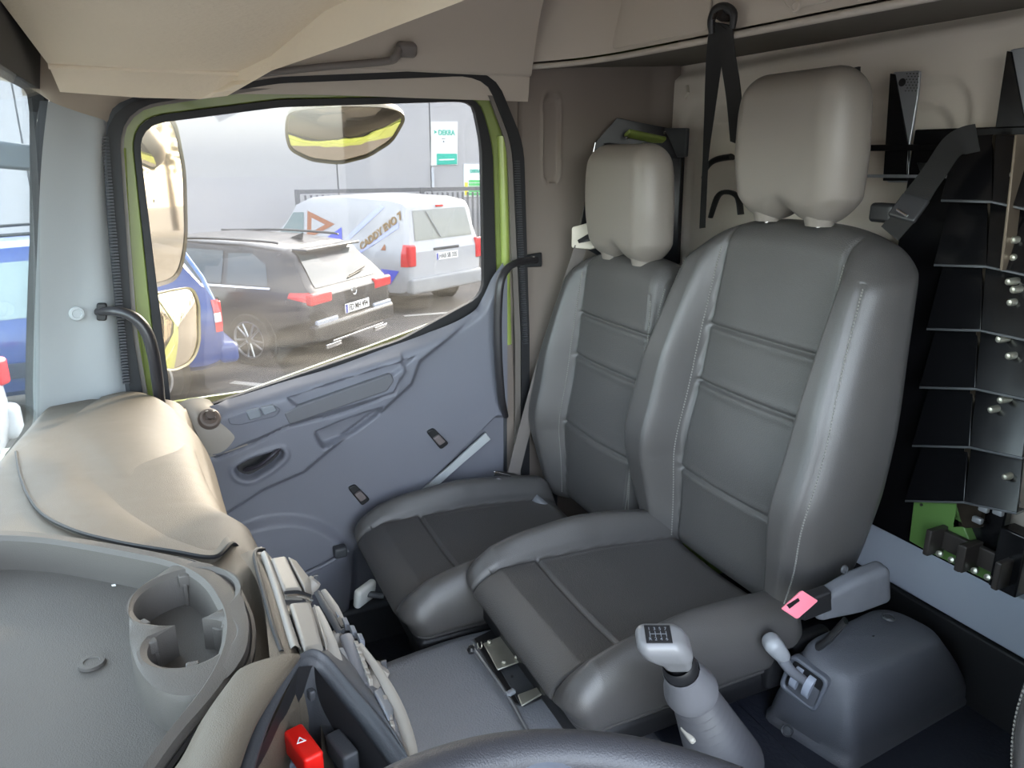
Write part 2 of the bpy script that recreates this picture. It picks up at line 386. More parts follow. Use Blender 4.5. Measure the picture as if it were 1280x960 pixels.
cap(995, 8, (0, 1, 0), 0.011, HS, ROOFM, y=-0.685)
# raised pads pressed into the header face
g = G()
for a, b in ((1010, 1210),):
    q = [P(a-30, 28, y=-0.683), P(a+10, -22, y=-0.683), P(b, -60, y=-0.683), P(b+10, -30, y=-0.683)]
g2 = G(); q = [V(0.86, -0.672, 1.602), V(0.50, -0.684, 1.600), V(0.50, -0.676, 1.72), V(0.80, -0.664, 1.72)]
g2.prism(rounded(q, 0.02, 5), V(0, 0.005, 0)); g2.ob('raised_pad', ROOFM, HS, bevel=0.003)
g2 = G(); q = [V(0.30, -0.690, 1.604), V(-0.30, -0.705, 1.604), V(-0.30, -0.70, 1.73), V(0.33, -0.68, 1.73)]
g2.prism(rounded(q, 0.03, 5), V(0, 0.005, 0)); g2.ob('raised_pad', ROOFM, HS, bevel=0.003)
# right side wall behind the door (B pillar panel) with an oval recess
def side_panel():
    ny, nz = 150, 190
    ys = np.linspace(-0.475, -1.02, ny); zs = np.linspace(0.0, 1.60, nz); Y, Z = np.meshgrid(ys, zs); X = np.full(Y.shape, 1.062)
    a = P(690, 118, x=1.06); b = P(690, 228, x=1.06); hw = 0.026
    ov = rounded([V(a.y-hw, a.z, 0), V(a.y+hw, a.z, 0), V(b.y+hw, b.z, 0), V(b.y-hw, b.z, 0)], 0.026, 8)
    d = sdf([(p.x, p.y) for p in ov], Y, Z)
    X = X + 0.010*sm(-d, 0.0, 0.005) - 0.0035*ga(d-0.002, 0.004)
    X = X - 0.02*sm(-Y, 0.93, 1.0)
    X = X + 0.012*ga(line_d([(-0.52, 0.0), (-0.50, 0.9), (-0.52, 1.6)], Y, Z), 0.004)
    g = G(); g.grid([[(X[i, j], Y[i, j], Z[i, j]) for j in range(ny)] for i in range(nz)]); return g.ob('wall_right', SIDEM, angle=70)
struct(side_panel())
g = G(); g.box((1.10, -0.8, 0.85), (0.03, 0.62, 1.95)); struct(g.ob('trim_5', GREEN, smooth=False))
# side trim over the door, grab-handle recess line
def over_door():
    g = G(); rowsY = [0.62, 0.5, 0.35, 0.2, 0.0, -0.2, -0.35, -0.47, -0.535]
    prof = [(1.055, 1.490), (1.050, 1.512), (1.046, 1.545), (1.043, 1.552), (1.034, 1.556), (1.02, 1.60), (1.0, 1.66), (0.97, 1.72), (0.92, 1.765)]
    rows = [[V(x, y, z + (-0.04*max(0, y-0.1)) + (0 if k > 2 else 0)) for k, (x, z) in enumerate(prof)] for y in rowsY]
    g.grid(crgrid(rows, 4, 3)); return g.ob('trim_6', ROOFM, angle=60)
struct(over_door())
g = G(); c0 = P(652, 82, x=1.04); c1 = P(668, -12, x=1.0)
g.prism([P(640, 82, x=1.047), P(662, 80, x=1.047), P(671, -15, x=0.995), P(647, -15, x=0.995)], V(-0.012, 0, 0.003)); struct(g.ob('trim_7', ROOFM, bevel=0.004))
# A pillar cover
L0 = [P(60, 126, x=0.93), P(52, 200, x=0.93), P(47, 300, x=0.94), P(43, 400, x=0.95), P(41, 480, x=0.95), P(40, 530, x=0.95), P(15, 568, x=0.94)]
L1 = [P(98, 140, x=0.985), P(93, 210, x=0.985), P(92, 300, x=0.99), P(92, 400, x=1.0), P(95, 480, x=1.0), P(98, 540, x=1.0), P(98, 600, x=1.0)]
L2 = [P(124, 148, x=1.02), P(121, 210, x=1.02), P(124, 300, x=1.025), P(132, 400, x=1.03), P(140, 480, x=1.035), P(150, 540, x=1.035), P(160, 600, x=1.035)]
L3 = [P(134, 152, x=1.055), P(131, 210, x=1.055), P(136, 300, x=1.055), P(146, 400, x=1.06), P(156, 480, x=1.06), P(166, 540, x=1.06), P(176, 600, x=1.06)]
g = G(); g.grid(crgrid([L0, L1, L2, L3], 6, 6)); AP = g.ob('trim_8', PILL, angle=70); struct(AP)
cap(96, 392, (-1, -0.3, 0), 0.016, AP, PILL, x=0.992)
g = G(); g.grid([[p for p in cr(L0, 6)], [p+V(0.0, 0.014, 0.0) for p in cr(L0, 6)]]); g.ob('pillar_edge', RUB, AP)
# upper corner between pillar and header
g = G(); top = [[P(-60, 88, x=0.93), P(0, 100, x=0.93), P(40, 112, x=0.93), P(66, 128, x=0.93), P(98, 140, x=0.985), P(134, 153, x=1.05)],
                [P(-60, 60, x=0.93), P(0, 80, x=0.93), P(45, 95, x=0.93), P(80, 108, x=0.94), P(120, 118, x=0.985), P(165, 122, x=1.05)],
                [P(-60, 30, x=0.93), P(0, 40, x=0.93), P(45, 50, x=0.93), P(90, 70, x=0.94), P(160, 95, x=0.985), P(330, 92, x=1.05)]]
g.grid(crgrid(top, 5, 6)); struct(g.ob('trim_9', mat('corner_trim', (168, 156, 142), 0.7), angle=70))
# windscreen, its rubber edge and outer frame
WS = [V(1.06, 0.70, 0.72), V(1.04, 0.575, 1.475), V(-0.98, 0.575, 1.475), V(-1.0, 0.70, 0.72)]
g = G(); g.prism(rounded(WS, 0.08, 6), V(0, 0.006, 0)); struct(g.ob('window_2', GLW, smooth=False))
lo = resample(rounded([V(1.12, 0.715, 0.64), V(1.12, 0.56, 1.56), V(-1.04, 0.56, 1.56), V(-1.05, 0.715, 0.64)], 0.05, 6), 120); li = resample(rounded([p.copy() for p in WS], 0.08, 6), 120)
g = G(); g.ring(lo, li, V(0, 0.03, 0)); struct(g.ob('trim_10', RUB, smooth=False))
# front bulkhead and upper front, left sill and pillars, outer skins
g = G(); g.box((0, 0.76, 0.36), (2.1, 0.04, 0.72)); g.box((0, 0.60, 1.66), (2.1, 0.03, 0.26)); struct(g.ob('wall_front', GREEN, smooth=False))
g = G(); g.box((-1.07, -0.80, 0.88), (0.04, 0.54, 1.80)); g.box((-1.07, 0.0, 1.70), (0.04, 1.3, 0.14)); g.box((-1.07, 0.66, 0.9), (0.05, 0.10, 1.7)); struct(g.ob('wall_left', SIDEM, bevel=0.01))
g = G(); g.box((1.11, 0.13, 0.35), (0.03, 1.25, 0.70)); g.box((1.09, 0.68, 0.3), (0.05, 0.16, 0.6)); g.box((1.10, 0.0, 1.66), (0.03, 1.2, 0.24)); struct(g.ob('trim_11', GREEN, smooth=False))

# ================================================================== THE PASSENGER DOOR
door = thing('door_1', None, None, (1.05, 0.0, 0.0), kind='structure')
N = 160
def dl(pts, x, r): return resample(rounded([P(a, b, x=x) for a, b in pts], r, 8), N)
def align(loop, ref):
    k = min(range(len(loop)), key=lambda i: (loop[i]-ref[0]).length); return loop[k:]+loop[:k]
A0 = dl([(128, 132), (350, 96), (590, 86), (622, 100), (655, 180), (662, 420), (662, 640), (190, 640), (150, 420)], 1.045, [.09, .02, .05, .05, .05, .01, .01, .01, .01])
A1 = dl([(147, 136), (350, 104), (585, 95), (612, 106), (641, 180), (652, 420), (652, 640), (204, 640), (166, 420)], 1.045, [.085, .02, .05, .05, .05, .01, .01, .01, .01])
def shift(l, dx): return [p+V(dx, 0, 0) for p in l]
g = G(); g.ring(A0, align(A1, A0), V(0.012, 0, 0)); o = g.ob('door_seal', RUB, door, bevel=0.003)
A2 = dl([(151, 139), (350, 109), (582, 101), (608, 112), (634, 180), (644, 420), (644, 640), (210, 640), (172, 420)], 1.052, [.08, .02, .05, .05, .05, .01, .01, .01, .01])
g = G(); A1b = align(shift(A1, 0.007), A2); g.ring(A1b, A2, V(0.008, 0, 0)); g.ob('inner_seal_lip', mat('seal_lip', (110, 104, 98), 0.5), door)
# ribbed beading along the front and rear seal: small ribs, joined (hundreds of them, 2 px each)
g = G()
for a, b in (((131, 170), (158, 480)), ((646, 200), (657, 430))):
    pa, pb = P(*a, x=1.040), P(*b, x=1.040); n = 80
    for i in range(n):
        p = pa.lerp(pb, (i+0.5)/n); g.box(p, (0.008, 0.014, (pa.z-pb.z)/n*0.55))
g.ob('seal_ribs', RUBG, door, smooth=False)['kind'] = 'stuff'
A3 = dl([(163, 148), (350, 124), (575, 120), (600, 127), (616, 180), (622, 395), (500, 445), (300, 520), (205, 545)], 1.075, [.07, .02, .05, .05, .05, .05, .02, .02, .02])
A2g = dl([(148, 136), (350, 105), (585, 98), (612, 108), (640, 180), (650, 420), (560, 470), (320, 560), (180, 560)], 1.07, [.08, .02, .05, .05, .05, .05, .02, .02, .02])
g = G(); g.ring(A2g, align(A3, A2g), V(0.015, 0, 0)); g.ob('window_frame', GREEN, door, bevel=0.003)
# rounded edge of the green frame, its lit stripe coloured in with brighter green
def seg(pts, x): return cr([P(a, b, x=x) for a, b in pts], 8)
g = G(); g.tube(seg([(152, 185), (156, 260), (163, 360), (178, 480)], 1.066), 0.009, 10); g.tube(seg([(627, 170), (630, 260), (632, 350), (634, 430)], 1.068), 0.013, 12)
g.ob('frame_bead', mat('green_paint_lit', (150, 166, 84), 0.3, coat=0.5), door)
A4 = dl([(172, 157), (350, 134), (575, 127), (590, 131), (600, 180), (603, 368), (500, 424), (300, 492), (216, 520)], 1.078, [.06, .02, .035, .035, .04, .045, .02, .02, .02])
g = G(); g.ring([p+V(0.0, 0, 0) for p in align(dl([(163, 148), (350, 124), (575, 120), (600, 127), (616, 180), (622, 395), (500, 445), (300, 520), (205, 545)], 1.066, [.07, .02, .05, .05, .05, .05, .02, .02, .02]), A4)], [p+V(-0.012, 0, 0) for p in A4], V(0.02, 0, 0)); g.ob('window_rubber', RUB, door, bevel=0.002)
g = G(); g.prism([p+V(0.002, 0, 0) for p in A3], V(0.004, 0, 0)); w1 = g.ob('window_1', GL, None, smooth=False); struct(w1)
bigr = resample([V(1.066, 0.575, 0.05), V(1.066, 0.575, 1.78), V(1.066, -0.49, 1.78), V(1.066, -0.49, 0.05)], N); bigr = bigr[::-1]
bi = align(A2g, bigr)
if (bigr[5]-bi[5]).length > (bigr[5]-bi[-5]).length: bi = [bi[0]]+bi[1:][::-1]
g = G(); g.ring(bigr, bi, V(0.012, 0, 0)); struct(g.ob('trim_12', DKP, smooth=False))
# outer skin below the window
g = G(); g.prism([V(1.10, 0.62, 0.0), V(1.10, 0.62, 0.76), V(1.10, 0.25, 0.77), V(1.10, -0.1, 0.86), V(1.10, -0.36, 0.93), V(1.10, -0.52, 0.93), V(1.10, -0.52, 0.0)], V(0.012, 0, 0)); g.ob('outer_skin', GREEN, door, smooth=False)
# inner panel: a relief swept between sill and window edge
def pl2(pts, x=1.03): return [(q.y, q.z) for q in (P(a, b, x=x) for a, b in pts)]
XP = 1.03
def door_panel():
    top = cr([P(a, b, x=XP) for a, b in ((190, 522), (235, 512), (285, 503), (350, 483), (420, 462), (480, 440), (540, 418), (585, 396), (606, 378), (620, 350), (634, 330))], 12)
    ny = 260; nz = 200; ys = np.linspace(top[0].y, top[-1].y, ny); ty = [p.y for p in top][::-1]; tz = [p.z for p in top][::-1]
    zt = np.interp(ys, ty, tz); Yv = np.tile(ys, (nz, 1)); t = np.linspace(0, 1, nz)[:, None]; Zv = 0.02 + (zt[None, :]-0.02)*t
    X = np.full(Yv.shape, XP)
    # upper arm body stands proud of the lower panel
    arm = pl2([(150, 500), (285, 503), (420, 462), (540, 418), (606, 378), (600, 392), (525, 452), (515, 480), (480, 512), (430, 548), (380, 590), (330, 612), (270, 650), (200, 660)])
    d = sdf(arm, Yv, Zv); X -= 0.020*sm(-d, -0.004, 0.014)
    # sill roll toward the glass
    top_d = (zt[None, :]-Zv); X += 0.030*np.exp(-(top_d/0.016)**2)
    # shadow line under the upper ledge
    led = pl2([(230, 560), (270, 570), (330, 545), (357, 530), (420, 515), (490, 489), (497, 470)]); X += 0.006*ga(line_d(led, Yv, Zv), 0.003)
    up = pl2([(215, 500), (285, 503), (420, 462), (500, 440), (505, 462), (490, 489), (357, 530), (270, 568), (230, 560)]); X -= 0.012*sm(-sdf(up, Yv, Zv), 0, 0.008)
    # ledge trough behind the strip
    tr = pl2([(362, 500), (355, 493), (490, 450), (520, 443), (488, 466), (440, 482), (372, 507)]); X += 0.014*sm(-sdf(tr, Yv, Zv), 0.0, 0.005)
    # pull pocket
    pk = [(p.x, p.y) for p in rounded([V(*q, 0) for q in pl2([(389, 537), (430, 520), (480, 504), (474, 520), (440, 545), (402, 560), (396, 553)])], 0.012, 4)]
    d = sdf(pk, Yv, Zv); X += 0.030*sm(-d, 0.0, 0.012)
    # handle bowl
    bw = [(p.x, p.y) for p in rounded([V(*q, 0) for q in pl2([(290, 582), (310, 570), (352, 557), (356, 567), (340, 582), (312, 598), (296, 594)])], 0.02, 5)]
    d = sdf(bw, Yv, Zv); X += 0.026*sm(-d, 0.0, 0.008) - 0.004*ga(d-0.006, 0.006)
    # lower big curve and speaker bulge
    lw = pl2([(620, 520), (560, 580), (522, 616), (505, 632), (440, 690), (430, 800), (700, 900), (760, 520)]); d = sdf(lw, Yv, Zv); X += 0.03*sm(-d, 0.0, 0.012)
    c = P(345, 740, x=XP); rr = np.hypot(Yv-c.y, (Zv-c.z)); X -= 0.022*(1-sm(rr, 0.20, 0.235))
    g = G(); rows = [[(X[i, j], Yv[i, j], Zv[i, j]) for j in range(ny)] for i in range(nz)]; g.grid(rows); return g.ob('door_panel', DOORM, door, angle=75)
door_panel()
def strip_poly(pts, x, ext, name, m, bev=0.003, par=door, rad=0.006):
    g = G(); g.prism(rounded([P(a, b, x=x) for a, b in pts], rad, 4), V(ext, 0, 0)); return g.ob(name, m, par, bevel=bev)
strip_poly([(355, 517), (372, 508), (440, 484), (489, 467), (493, 476), (484, 489), (430, 508), (362, 531)], XP-0.034, 0.02, 'pull_strip', DOORD)
strip_poly([(284, 523), (310, 513), (345, 507), (352, 512), (345, 521), (300, 532), (287, 531)], XP-0.033, 0.012, 'switch_plate', DOORM)
for q in ([(307, 515), (324, 510), (328, 521), (312, 526)], [(326, 510), (342, 506), (347, 514), (330, 520)]):
    sw = strip_poly(q, XP-0.041, 0.012, 'window_switch', MIDP, rad=0.004)
# inner door lever in its bowl
bowl = strip_poly([(295, 583), (312, 572), (345, 560), (351, 566), (338, 580), (312, 594), (300, 592)], XP+0.003, 0.004, 'lever_bowl', BLK, rad=0.012)
g = G(); g.tube([P(305, 588, x=XP-0.010), P(322, 583, x=XP-0.022), P(335, 574, x=XP-0.028), P(345, 565, x=XP-0.026), P(350, 561, x=XP-0.012)], [0.006, 0.008, 0.008, 0.009, 0.006], 12, smooth=6, flat=0.7)
g.ob('door_lever', mat('dark_lever', (58, 54, 60), 0.3), door)
# two strap clips
for cx, cy in ((545, 547), (447, 617)):
    g = G(); g.prism(rounded([P(cx-13, cy-8, x=XP), P(cx-4, cy-13, x=XP), P(cx+15, cy+6, x=XP), P(cx+5, cy+14, x=XP)], 0.008, 4), V(-0.010, 0, 0)); k = g.ob('clip', BLK, door, bevel=0.002)
    g = G(); g.prism(rounded([P(cx-5, cy+0, x=XP-0.012), P(cx+3, cy-5, x=XP-0.012), P(cx+11, cy+4, x=XP-0.012), P(cx+3, cy+9, x=XP-0.012)], 0.005, 4), V(-0.010, 0, 0)); g.ob('clip_button', mat('clip_grey', (105, 96, 95), 0.4), k, bevel=0.002)
# mirror adjuster corner with knob
g = G(); g.grid(crgrid([[P(212, 512, x=1.045), P(232, 500, x=1.045), P(250, 497, x=1.05), P(262, 500, x=1.05)], [P(222, 522, x=1.015), P(240, 515, x=1.005), P(262, 520, x=1.0), P(285, 528, x=1.01)], [P(235, 545, x=1.0), P(250, 540, x=0.99), P(272, 542, x=0.99), P(297, 545, x=1.0)], [P(250, 580, x=1.01), P(262, 572, x=1.0), P(285, 565, x=1.0), P(310, 556, x=1.01)]], 6, 6))
g.ob('mirror_corner_cover', mat('warm_grey_plastic', (160, 152, 142), 0.5), door, angle=80)
kp = P(262, 523, x=0.985); ax = (-0.8, -0.1, 0.6)
g = G(); g.lathe([(0.026, -0.008), (0.026, 0.0), (0.022, 0.006), (0.017, 0.007), (0.013, 0.004), (0.0001, 0.004)], kp, ax, 28); kb = g.ob('adjuster_socket', mat('knob_brown', (112, 100, 92), 0.35), door)
g = G(); a_ = Vector(ax).normalized(); g.lathe([(0.006, 0.0), (0.006, 0.016), (0.011, 0.018), (0.011, 0.026), (0.0001, 0.028)], kp+a_*0.003, ax, 16)
for q in range(4):
    e = a_.orthogonal().normalized(); e = Matrix.Rotation(q*math.pi/2, 3, a_) @ e; g.box(kp+a_*0.022+e*0.011, (0.007, 0.007, 0.007))
g.ob('adjuster_knob', mat('knob_dark', (84, 74, 68), 0.3), kb, bevel=0.001)
cap(241, 530, (-1, -0.3, 0.3), 0.010, door, mat('dark_plug', (96, 90, 88), 0.5), 'plug', x=1.0)
# door sill edge below, pale scuff strip behind the seat and the latch post
g = G(); g.tube([P(372, 722, x=1.0), P(410, 704, x=1.0), P(436, 688, x=1.0)], 0.006, 8); g.ob('sill_edge', DOORM, door)
g = G(); g.rbox((0.03, 0.035, 0.03), 0.006, 3, Matrix.Translation(P(425, 689, x=0.995)), nin=2); g.ob('door_stop', DKP, door)
g = G(); g.prism([P(519, 616, x=1.045), P(560, 582, x=1.045), P(606, 540, x=1.045), P(612, 548, x=1.045), P(575, 580, x=1.045), P(534, 617, x=1.045)], V(-0.01, 0, 0)); g.ob('scuff_strip', PILL, door, bevel=0.002)
# ================================================================== OVERHEAD SHELF (front header)
OS = thing('overhead_shelf', 'pale fabric-covered overhead shelf above the windscreen, folded at its far end', 'shelf', (0, 0.35, 1.5))
ca, cb = P(60, 80, x=0.80), P(310, 90, x=0.80)          # crease at the far end
ea, eb, ec = P(75, 115, x=0.885), P(250, 124, x=0.885), P(284, 120, x=0.86)
l1, l2 = P(340, 88, z=1.50), P(600, 0, z=1.50)
ym, zm = cb.y, 1.555
m1 = P(430, 20, z=zm)
def row(*a): return [Vector(p) for p in a]
fr = P(0, 0, z=zm)
R0 = row((-0.95, 0.56, 1.62), (-0.2, 0.545, 1.60), (fr.x, 0.535, 1.60), (0.8, 0.55, 1.60), (0.90, 0.55, 1.57))
R1 = row((-0.95, fr.y, zm), (-0.2, fr.y, zm), fr, ca, ea)
R2 = row((-0.95, 0.38, zm-0.006), (-0.2, 0.37, zm-0.008), (0.2, 0.36, zm-0.008), ca.lerp(cb, 0.5)+V(0, 0, -0.004), ea.lerp(eb, 0.55)+V(0, 0, -0.003))
R3 = row((-0.95, m1.y+0.01, zm), (-0.2, m1.y+0.01, zm), m1, cb, eb)
R4 = row((-0.95, l2.y, 1.505), (l2.x, l2.y, 1.505), l1.lerp(l2, 0.5), l1, ec)
R5 = row((-0.95, l2.y+0.02, 1.75), (l2.x, l2.y+0.02, 1.75), l1.lerp(l2, 0.5)+V(0, 0.01, 0.25), l1+V(0, 0, 0.25), ec+V(0, 0.01, 0.24))
def sub(rows, n):
    out = []
    for r in rows:
        q = []
        for i in range(len(r)-1):
            for k in range(n): q.append(r[i].lerp(r[i+1], k/n))
        q.append(r[-1]); out.append(q)
    return out
rr = sub([R0, R1, R2, R3, R4, R5], 4); cc = sub([[r[j] for r in rr] for j in range(len(rr[0]))], 4)
rr = [[cc[j][i] for j in range(len(cc))] for i in range(len(cc[0]))]
g = G(); g.grid(rr); o = g.ob('shelf_skin', HEADL, OS, angle=24, fixn=True)
g = G(); e = [r[-1] for r in rr]; g.grid([e, [p+V(0.015, 0, 0.10) for p in e]]); g.ob('end_skin', HEADL, OS)
g = G(); g.tube([m1+V(0.0, 0.0, -0.003), m1.lerp(V(-0.2, m1.y+0.01, zm), 0.5)+V(0, 0.004, -0.004), V(-0.6, m1.y+0.01, zm-0.003)], 0.004, 8); g.tube([ca+V(0, 0, -0.003), cb+V(0, 0, -0.003)], 0.006, 8)
g.ob('seam_piping', HEADL, OS)
# ceiling grab handle above the door
GH = thing('ceiling_grab_handle', 'grey moulded grab handle recessed in the roof trim above the door window', 'handle', tuple(P(510, 68, x=1.0)))
g = G(); g.tube([P(310, 94, x=1.015), P(400, 84, x=1.005), P(480, 77, x=1.0), P(494, 72, x=0.985), P(498, 62, x=0.99)], [0.009, 0.010, 0.011, 0.012, 0.012], 12, smooth=6, flat=0.8); g.ob('grip', mat('handle_grey', (112, 106, 102), 0.55), GH)
g = G(); g.rbox((0.03, 0.05, 0.035), 0.012, 5, frame(P(508, 62, x=1.0), V(1, 0, 0.3), V(0, 1, 0)), nin=2); g.ob('mount', mat('handle_grey', (112, 106, 102), 0.55), GH)
# black grab handles on the two pillars
def grab(name, label, pts, rad, plate, loc):
    t = thing(name, label, 'handle', loc); g = G(); g.tube(pts, rad, 16, smooth=8, flat=0.85); g.ob('grip', mat('handle_black', (44, 42, 44), 0.35), t)
    g = G(); g.prism(rounded(plate[0], 0.006, 4), plate[1]); g.ob('mounting_plate', BLK, t, bevel=0.003); return t
q = [P(122, 390, x=1.0), P(145, 389, x=0.97), P(168, 397, x=0.955), P(183, 415, x=0.95), P(191, 440, x=0.95), P(196, 470, x=0.96), P(200, 505, x=0.98)]
grab('pillar_grab_handle', 'black curved grab handle on the pale front pillar beside the door window', q, [0.010, 0.012, 0.014, 0.015, 0.015, 0.015, 0.014], ([P(121, 378, x=1.0), P(134, 378, x=1.0), P(134, 400, x=1.0), P(121, 400, x=1.0)], V(-0.012, 0, 0)), tuple(q[0]))
q = [P(670, 325, x=1.05), P(650, 327, x=1.02), P(634, 336, x=1.0), P(625, 355, x=0.99), P(622, 400, x=0.99), P(623, 450, x=0.99), P(627, 498, x=1.0), P(632, 520, x=1.03)]
t = grab('pillar_grab_handle', 'tall black grab handle screwed to the rear pillar behind the door window', q, [0.010, 0.011, 0.012, 0.013, 0.013, 0.013, 0.012, 0.01], ([P(648, 320, x=1.058), P(676, 315, x=1.058), P(676, 333, x=1.058), P(650, 334, x=1.058)], V(-0.010, 0, 0)), tuple(q[0]))
cap(667, 324, (-1, 0, 0), 0.009, t, CHR, 'bolt', x=1.045)

# ================================================================== SEATS
def split_ob(vs, fs, region, names, parent):
    """one dense skin divided at its seams into its leather pieces; normals kept from the whole skin"""
    me = bpy.data.meshes.new('tmp'); me.from_pydata(vs.tolist(), [], fs); me.update()
    nor = np.zeros(len(vs)*3); me.vertices.foreach_get('normal', nor); nor = nor.reshape(-1, 3); bpy.data.meshes.remove(me)
    cen = vs[np.array(fs)].mean(axis=1); reg = region(cen); fa = np.array(fs); out = {}
    for rid, (nm, m) in names.items():
        fsel = fa[reg == rid]
        if len(fsel) == 0: continue
        used, inv = np.unique(fsel, return_inverse=True); f2 = inv.reshape(fsel.shape); mm = bpy.data.meshes.new(nm)
        mm.from_pydata(vs[used].tolist(), [], f2.tolist()); mm.materials.append(m); mm.shade_smooth(); mm.normals_split_custom_set_from_vertices([tuple(q) for q in nor[used]])
        o = bpy.data.objects.new(nm, mm); C.objects.link(o); o.parent = parent; out[rid] = o
    return out
def interp(s, xs, ys): return np.interp(s, xs, ys)
WP = [.90, 1.0, 1.10, 1.17, 1.16, 1.09, 1.04, 1.0, .97]
def make_seat(label, loc, zc=0.50, depth=0.56, width=0.52, bk=None, group=None, seams=(1.0, 0.855, 0.645), yb=-0.53, back_top=1.22, lean=0.10, cseam=0.17, headz=0.0, wm=(1, 1), bm=(1, 1)):
    T = thing('cab_seat', label, 'seat', loc, (0, 0, 0), group)
    hx = 0.012
    # ---- cushion, local: front edge y=0, x centred
    th = 0.11; cz = zc - 0.02 - th/2; hw = width/2
    vs, fs = rbox_np((width, depth, th), 0.052, 12, (120, 120, 3))
    x, y, z = vs[:, 0].copy(), vs[:, 1].copy(), vs[:, 2].copy(); x0, y0 = x.copy(), y.copy()
    tt = sm(z, -0.02, 0.05); d = 0.5 - y/depth
    pw = interp(d, [0, .25, .6, 1], [hw-0.075, hw-0.08, hw-0.09, hw-0.11])
    ax_ = np.abs(x)
    bol = sm(ax_, pw-0.012, pw+0.035)*sint(d, [0, .08, .25, .5, .75, 1], [0.014, 0.026, 0.055, 0.070, 0.064, 0.05])*(1-0.25*sm(ax_, pw+0.04, hw))
    z += tt*(bol - 0.010*(1-np.clip(ax_/pw, 0, 1)**2)*sm(d, 0.1, 0.4) - 0.012*sm(d, 0.5, 1.0))
    z += 0.030*np.exp(-(d/0.10)**2)*0 - tt*0.030*np.clip(0.14-d, 0, 1)/0.14
    y -= (1-tt)*0.03*np.clip(0.25-d, 0, 1)/0.25*1.2     # undercut at the front
    gr = ga(ax_-pw, 0.0038); front = (y0 > depth/2-0.056)
    z -= tt*0.011*gr; y -= 0.009*gr*(front & (z < 0.06))
    cy = depth/2 - cseam
    z -= tt*0.008*ga(y0-cy, 0.0038)*(ax_ < pw)
    piping = ga(z+0.028, 0.004)*(z < 0.0); r_ = np.clip(1-0.024*piping, 0, 1); x *= r_
    vs = np.stack([x, y - depth/2, z + cz], axis=1)
    def reg(c):
        dd = -c[:, 1]/depth; p_ = interp(dd, [0, .25, .6, 1], [hw-0.075, hw-0.08, hw-0.09, hw-0.11]); r = np.zeros(len(c), int)
        ins = np.abs(c[:, 0]) < p_; r[ins & (c[:, 2] > cz-0.03) & (c[:, 1] > -cseam-0.003)] = 1; r[ins & (c[:, 2] > cz+0.02) & (c[:, 1] <= -cseam-0.003)] = 2; return r
    split_ob(vs, fs, reg, {0: ('seat_bolster', LEA), 1: ('thigh_panel', LEAP), 2: ('seat_panel', LEAP)}, T)
    g = G()
    g.rbox((width-0.03, depth-0.06, 0.055), 0.018, 4, Matrix.Translation((0, -depth/2-0.020, zc-0.142)), nin=2); g.ob('cushion_pan', BLK, T, world=False)
    # ---- backrest
    bz0, bz1 = zc-0.06, back_top; H = bz1-bz0; bt = 0.12
    vs, fs = rbox_np((0.50, bt, H), 0.052, 12, (110, 5, 190))
    x, y, z = vs[:, 0].copy(), vs[:, 1].copy(), vs[:, 2].copy(); s = z/H+0.5; ft = sm(y, -0.01, 0.045)
    W = sint(s, [0, .08, .2, .38, .55, .72, .86, .95, 1.0], WP)
    pwb = interp(s, [0, .3, .6, 1], [0.148, 0.165, 0.167, 0.160]); W = W*np.where(x > 0, wm[0], wm[1]); xs_ = x*W; ax_ = np.abs(xs_); hwb = 0.25*W
    B = sint(s, [0, .12, .35, .6, .8, .93, 1], [.030, .060, .096, .090, .056, .026, .006])
    rid = sm(ax_, pwb-0.006, pwb+0.035)*B*np.where(x > 0, bm[0], bm[1]); rid *= (1-0.35*sm(ax_, hwb-0.05, hwb))
    y2 = y + ft*(rid + 0.010*(1-np.clip(ax_/pwb, 0, 1)**2)*interp(s, [0, .3, .7, 1], [0.2, 1.2, .4, 0]) + 0.014*ga(s-0.33, .14))
    y2 -= ft*0.010*ga(ax_-pwb, 0.0038)
    for q in seams:
        zz = (q-bz0) - H/2; y2 -= ft*0.009*ga(z-zz, 0.0038)*(ax_ < pwb) - ft*0.002*(ga(z-zz-0.013, 0.008)+ga(z-zz+0.013, 0.008))*(ax_ < pwb)
    seamx = hwb-0.030; y2 -= ft*0.003*ga(ax_-seamx, 0.004)*(s < .9)
    y2 -= (1-ft)*0.02*sm(s, .2, .6)*(1-sm(s, .7, 1.0))*0
    # round the shoulders down
    z2 = z - 0.030*np.clip(ax_/0.2, 0, 1.3)**3*sm(s, 0.86, 1.0)
    yy = y2 + yb - (s)*lean - bt/2 + 0.0
    vb = np.stack([xs_, yy, z2 + (bz0+bz1)/2], axis=1)
    zsm = list(seams)
    def regb(c):
        ss = (c[:, 2]-bz0)/H; p_ = interp(ss, [0, .3, .6, 1], [0.148, 0.165, 0.167, 0.160]); r = np.zeros(len(c), int)
        fy = c[:, 1] - (yb - ss*lean - bt/2); ins = (np.abs(c[:, 0]) < p_) & (fy > 0.012) & (ss < .975) ; r[ins] = 1
        for k, q in enumerate(zsm): r[ins & (c[:, 2] < q)] = 2+k
        return r
    nm = {0: ('back_bolster', LEA), 1: ('back_panel', LEAP)}
    for k in range(len(zsm)): nm[2+k] = ('back_panel', LEAP)
    split_ob(vb, fs, regb, nm, T)
    # stitches, a few px each, along panel border and bolster ridge
    g = G(); n = 110
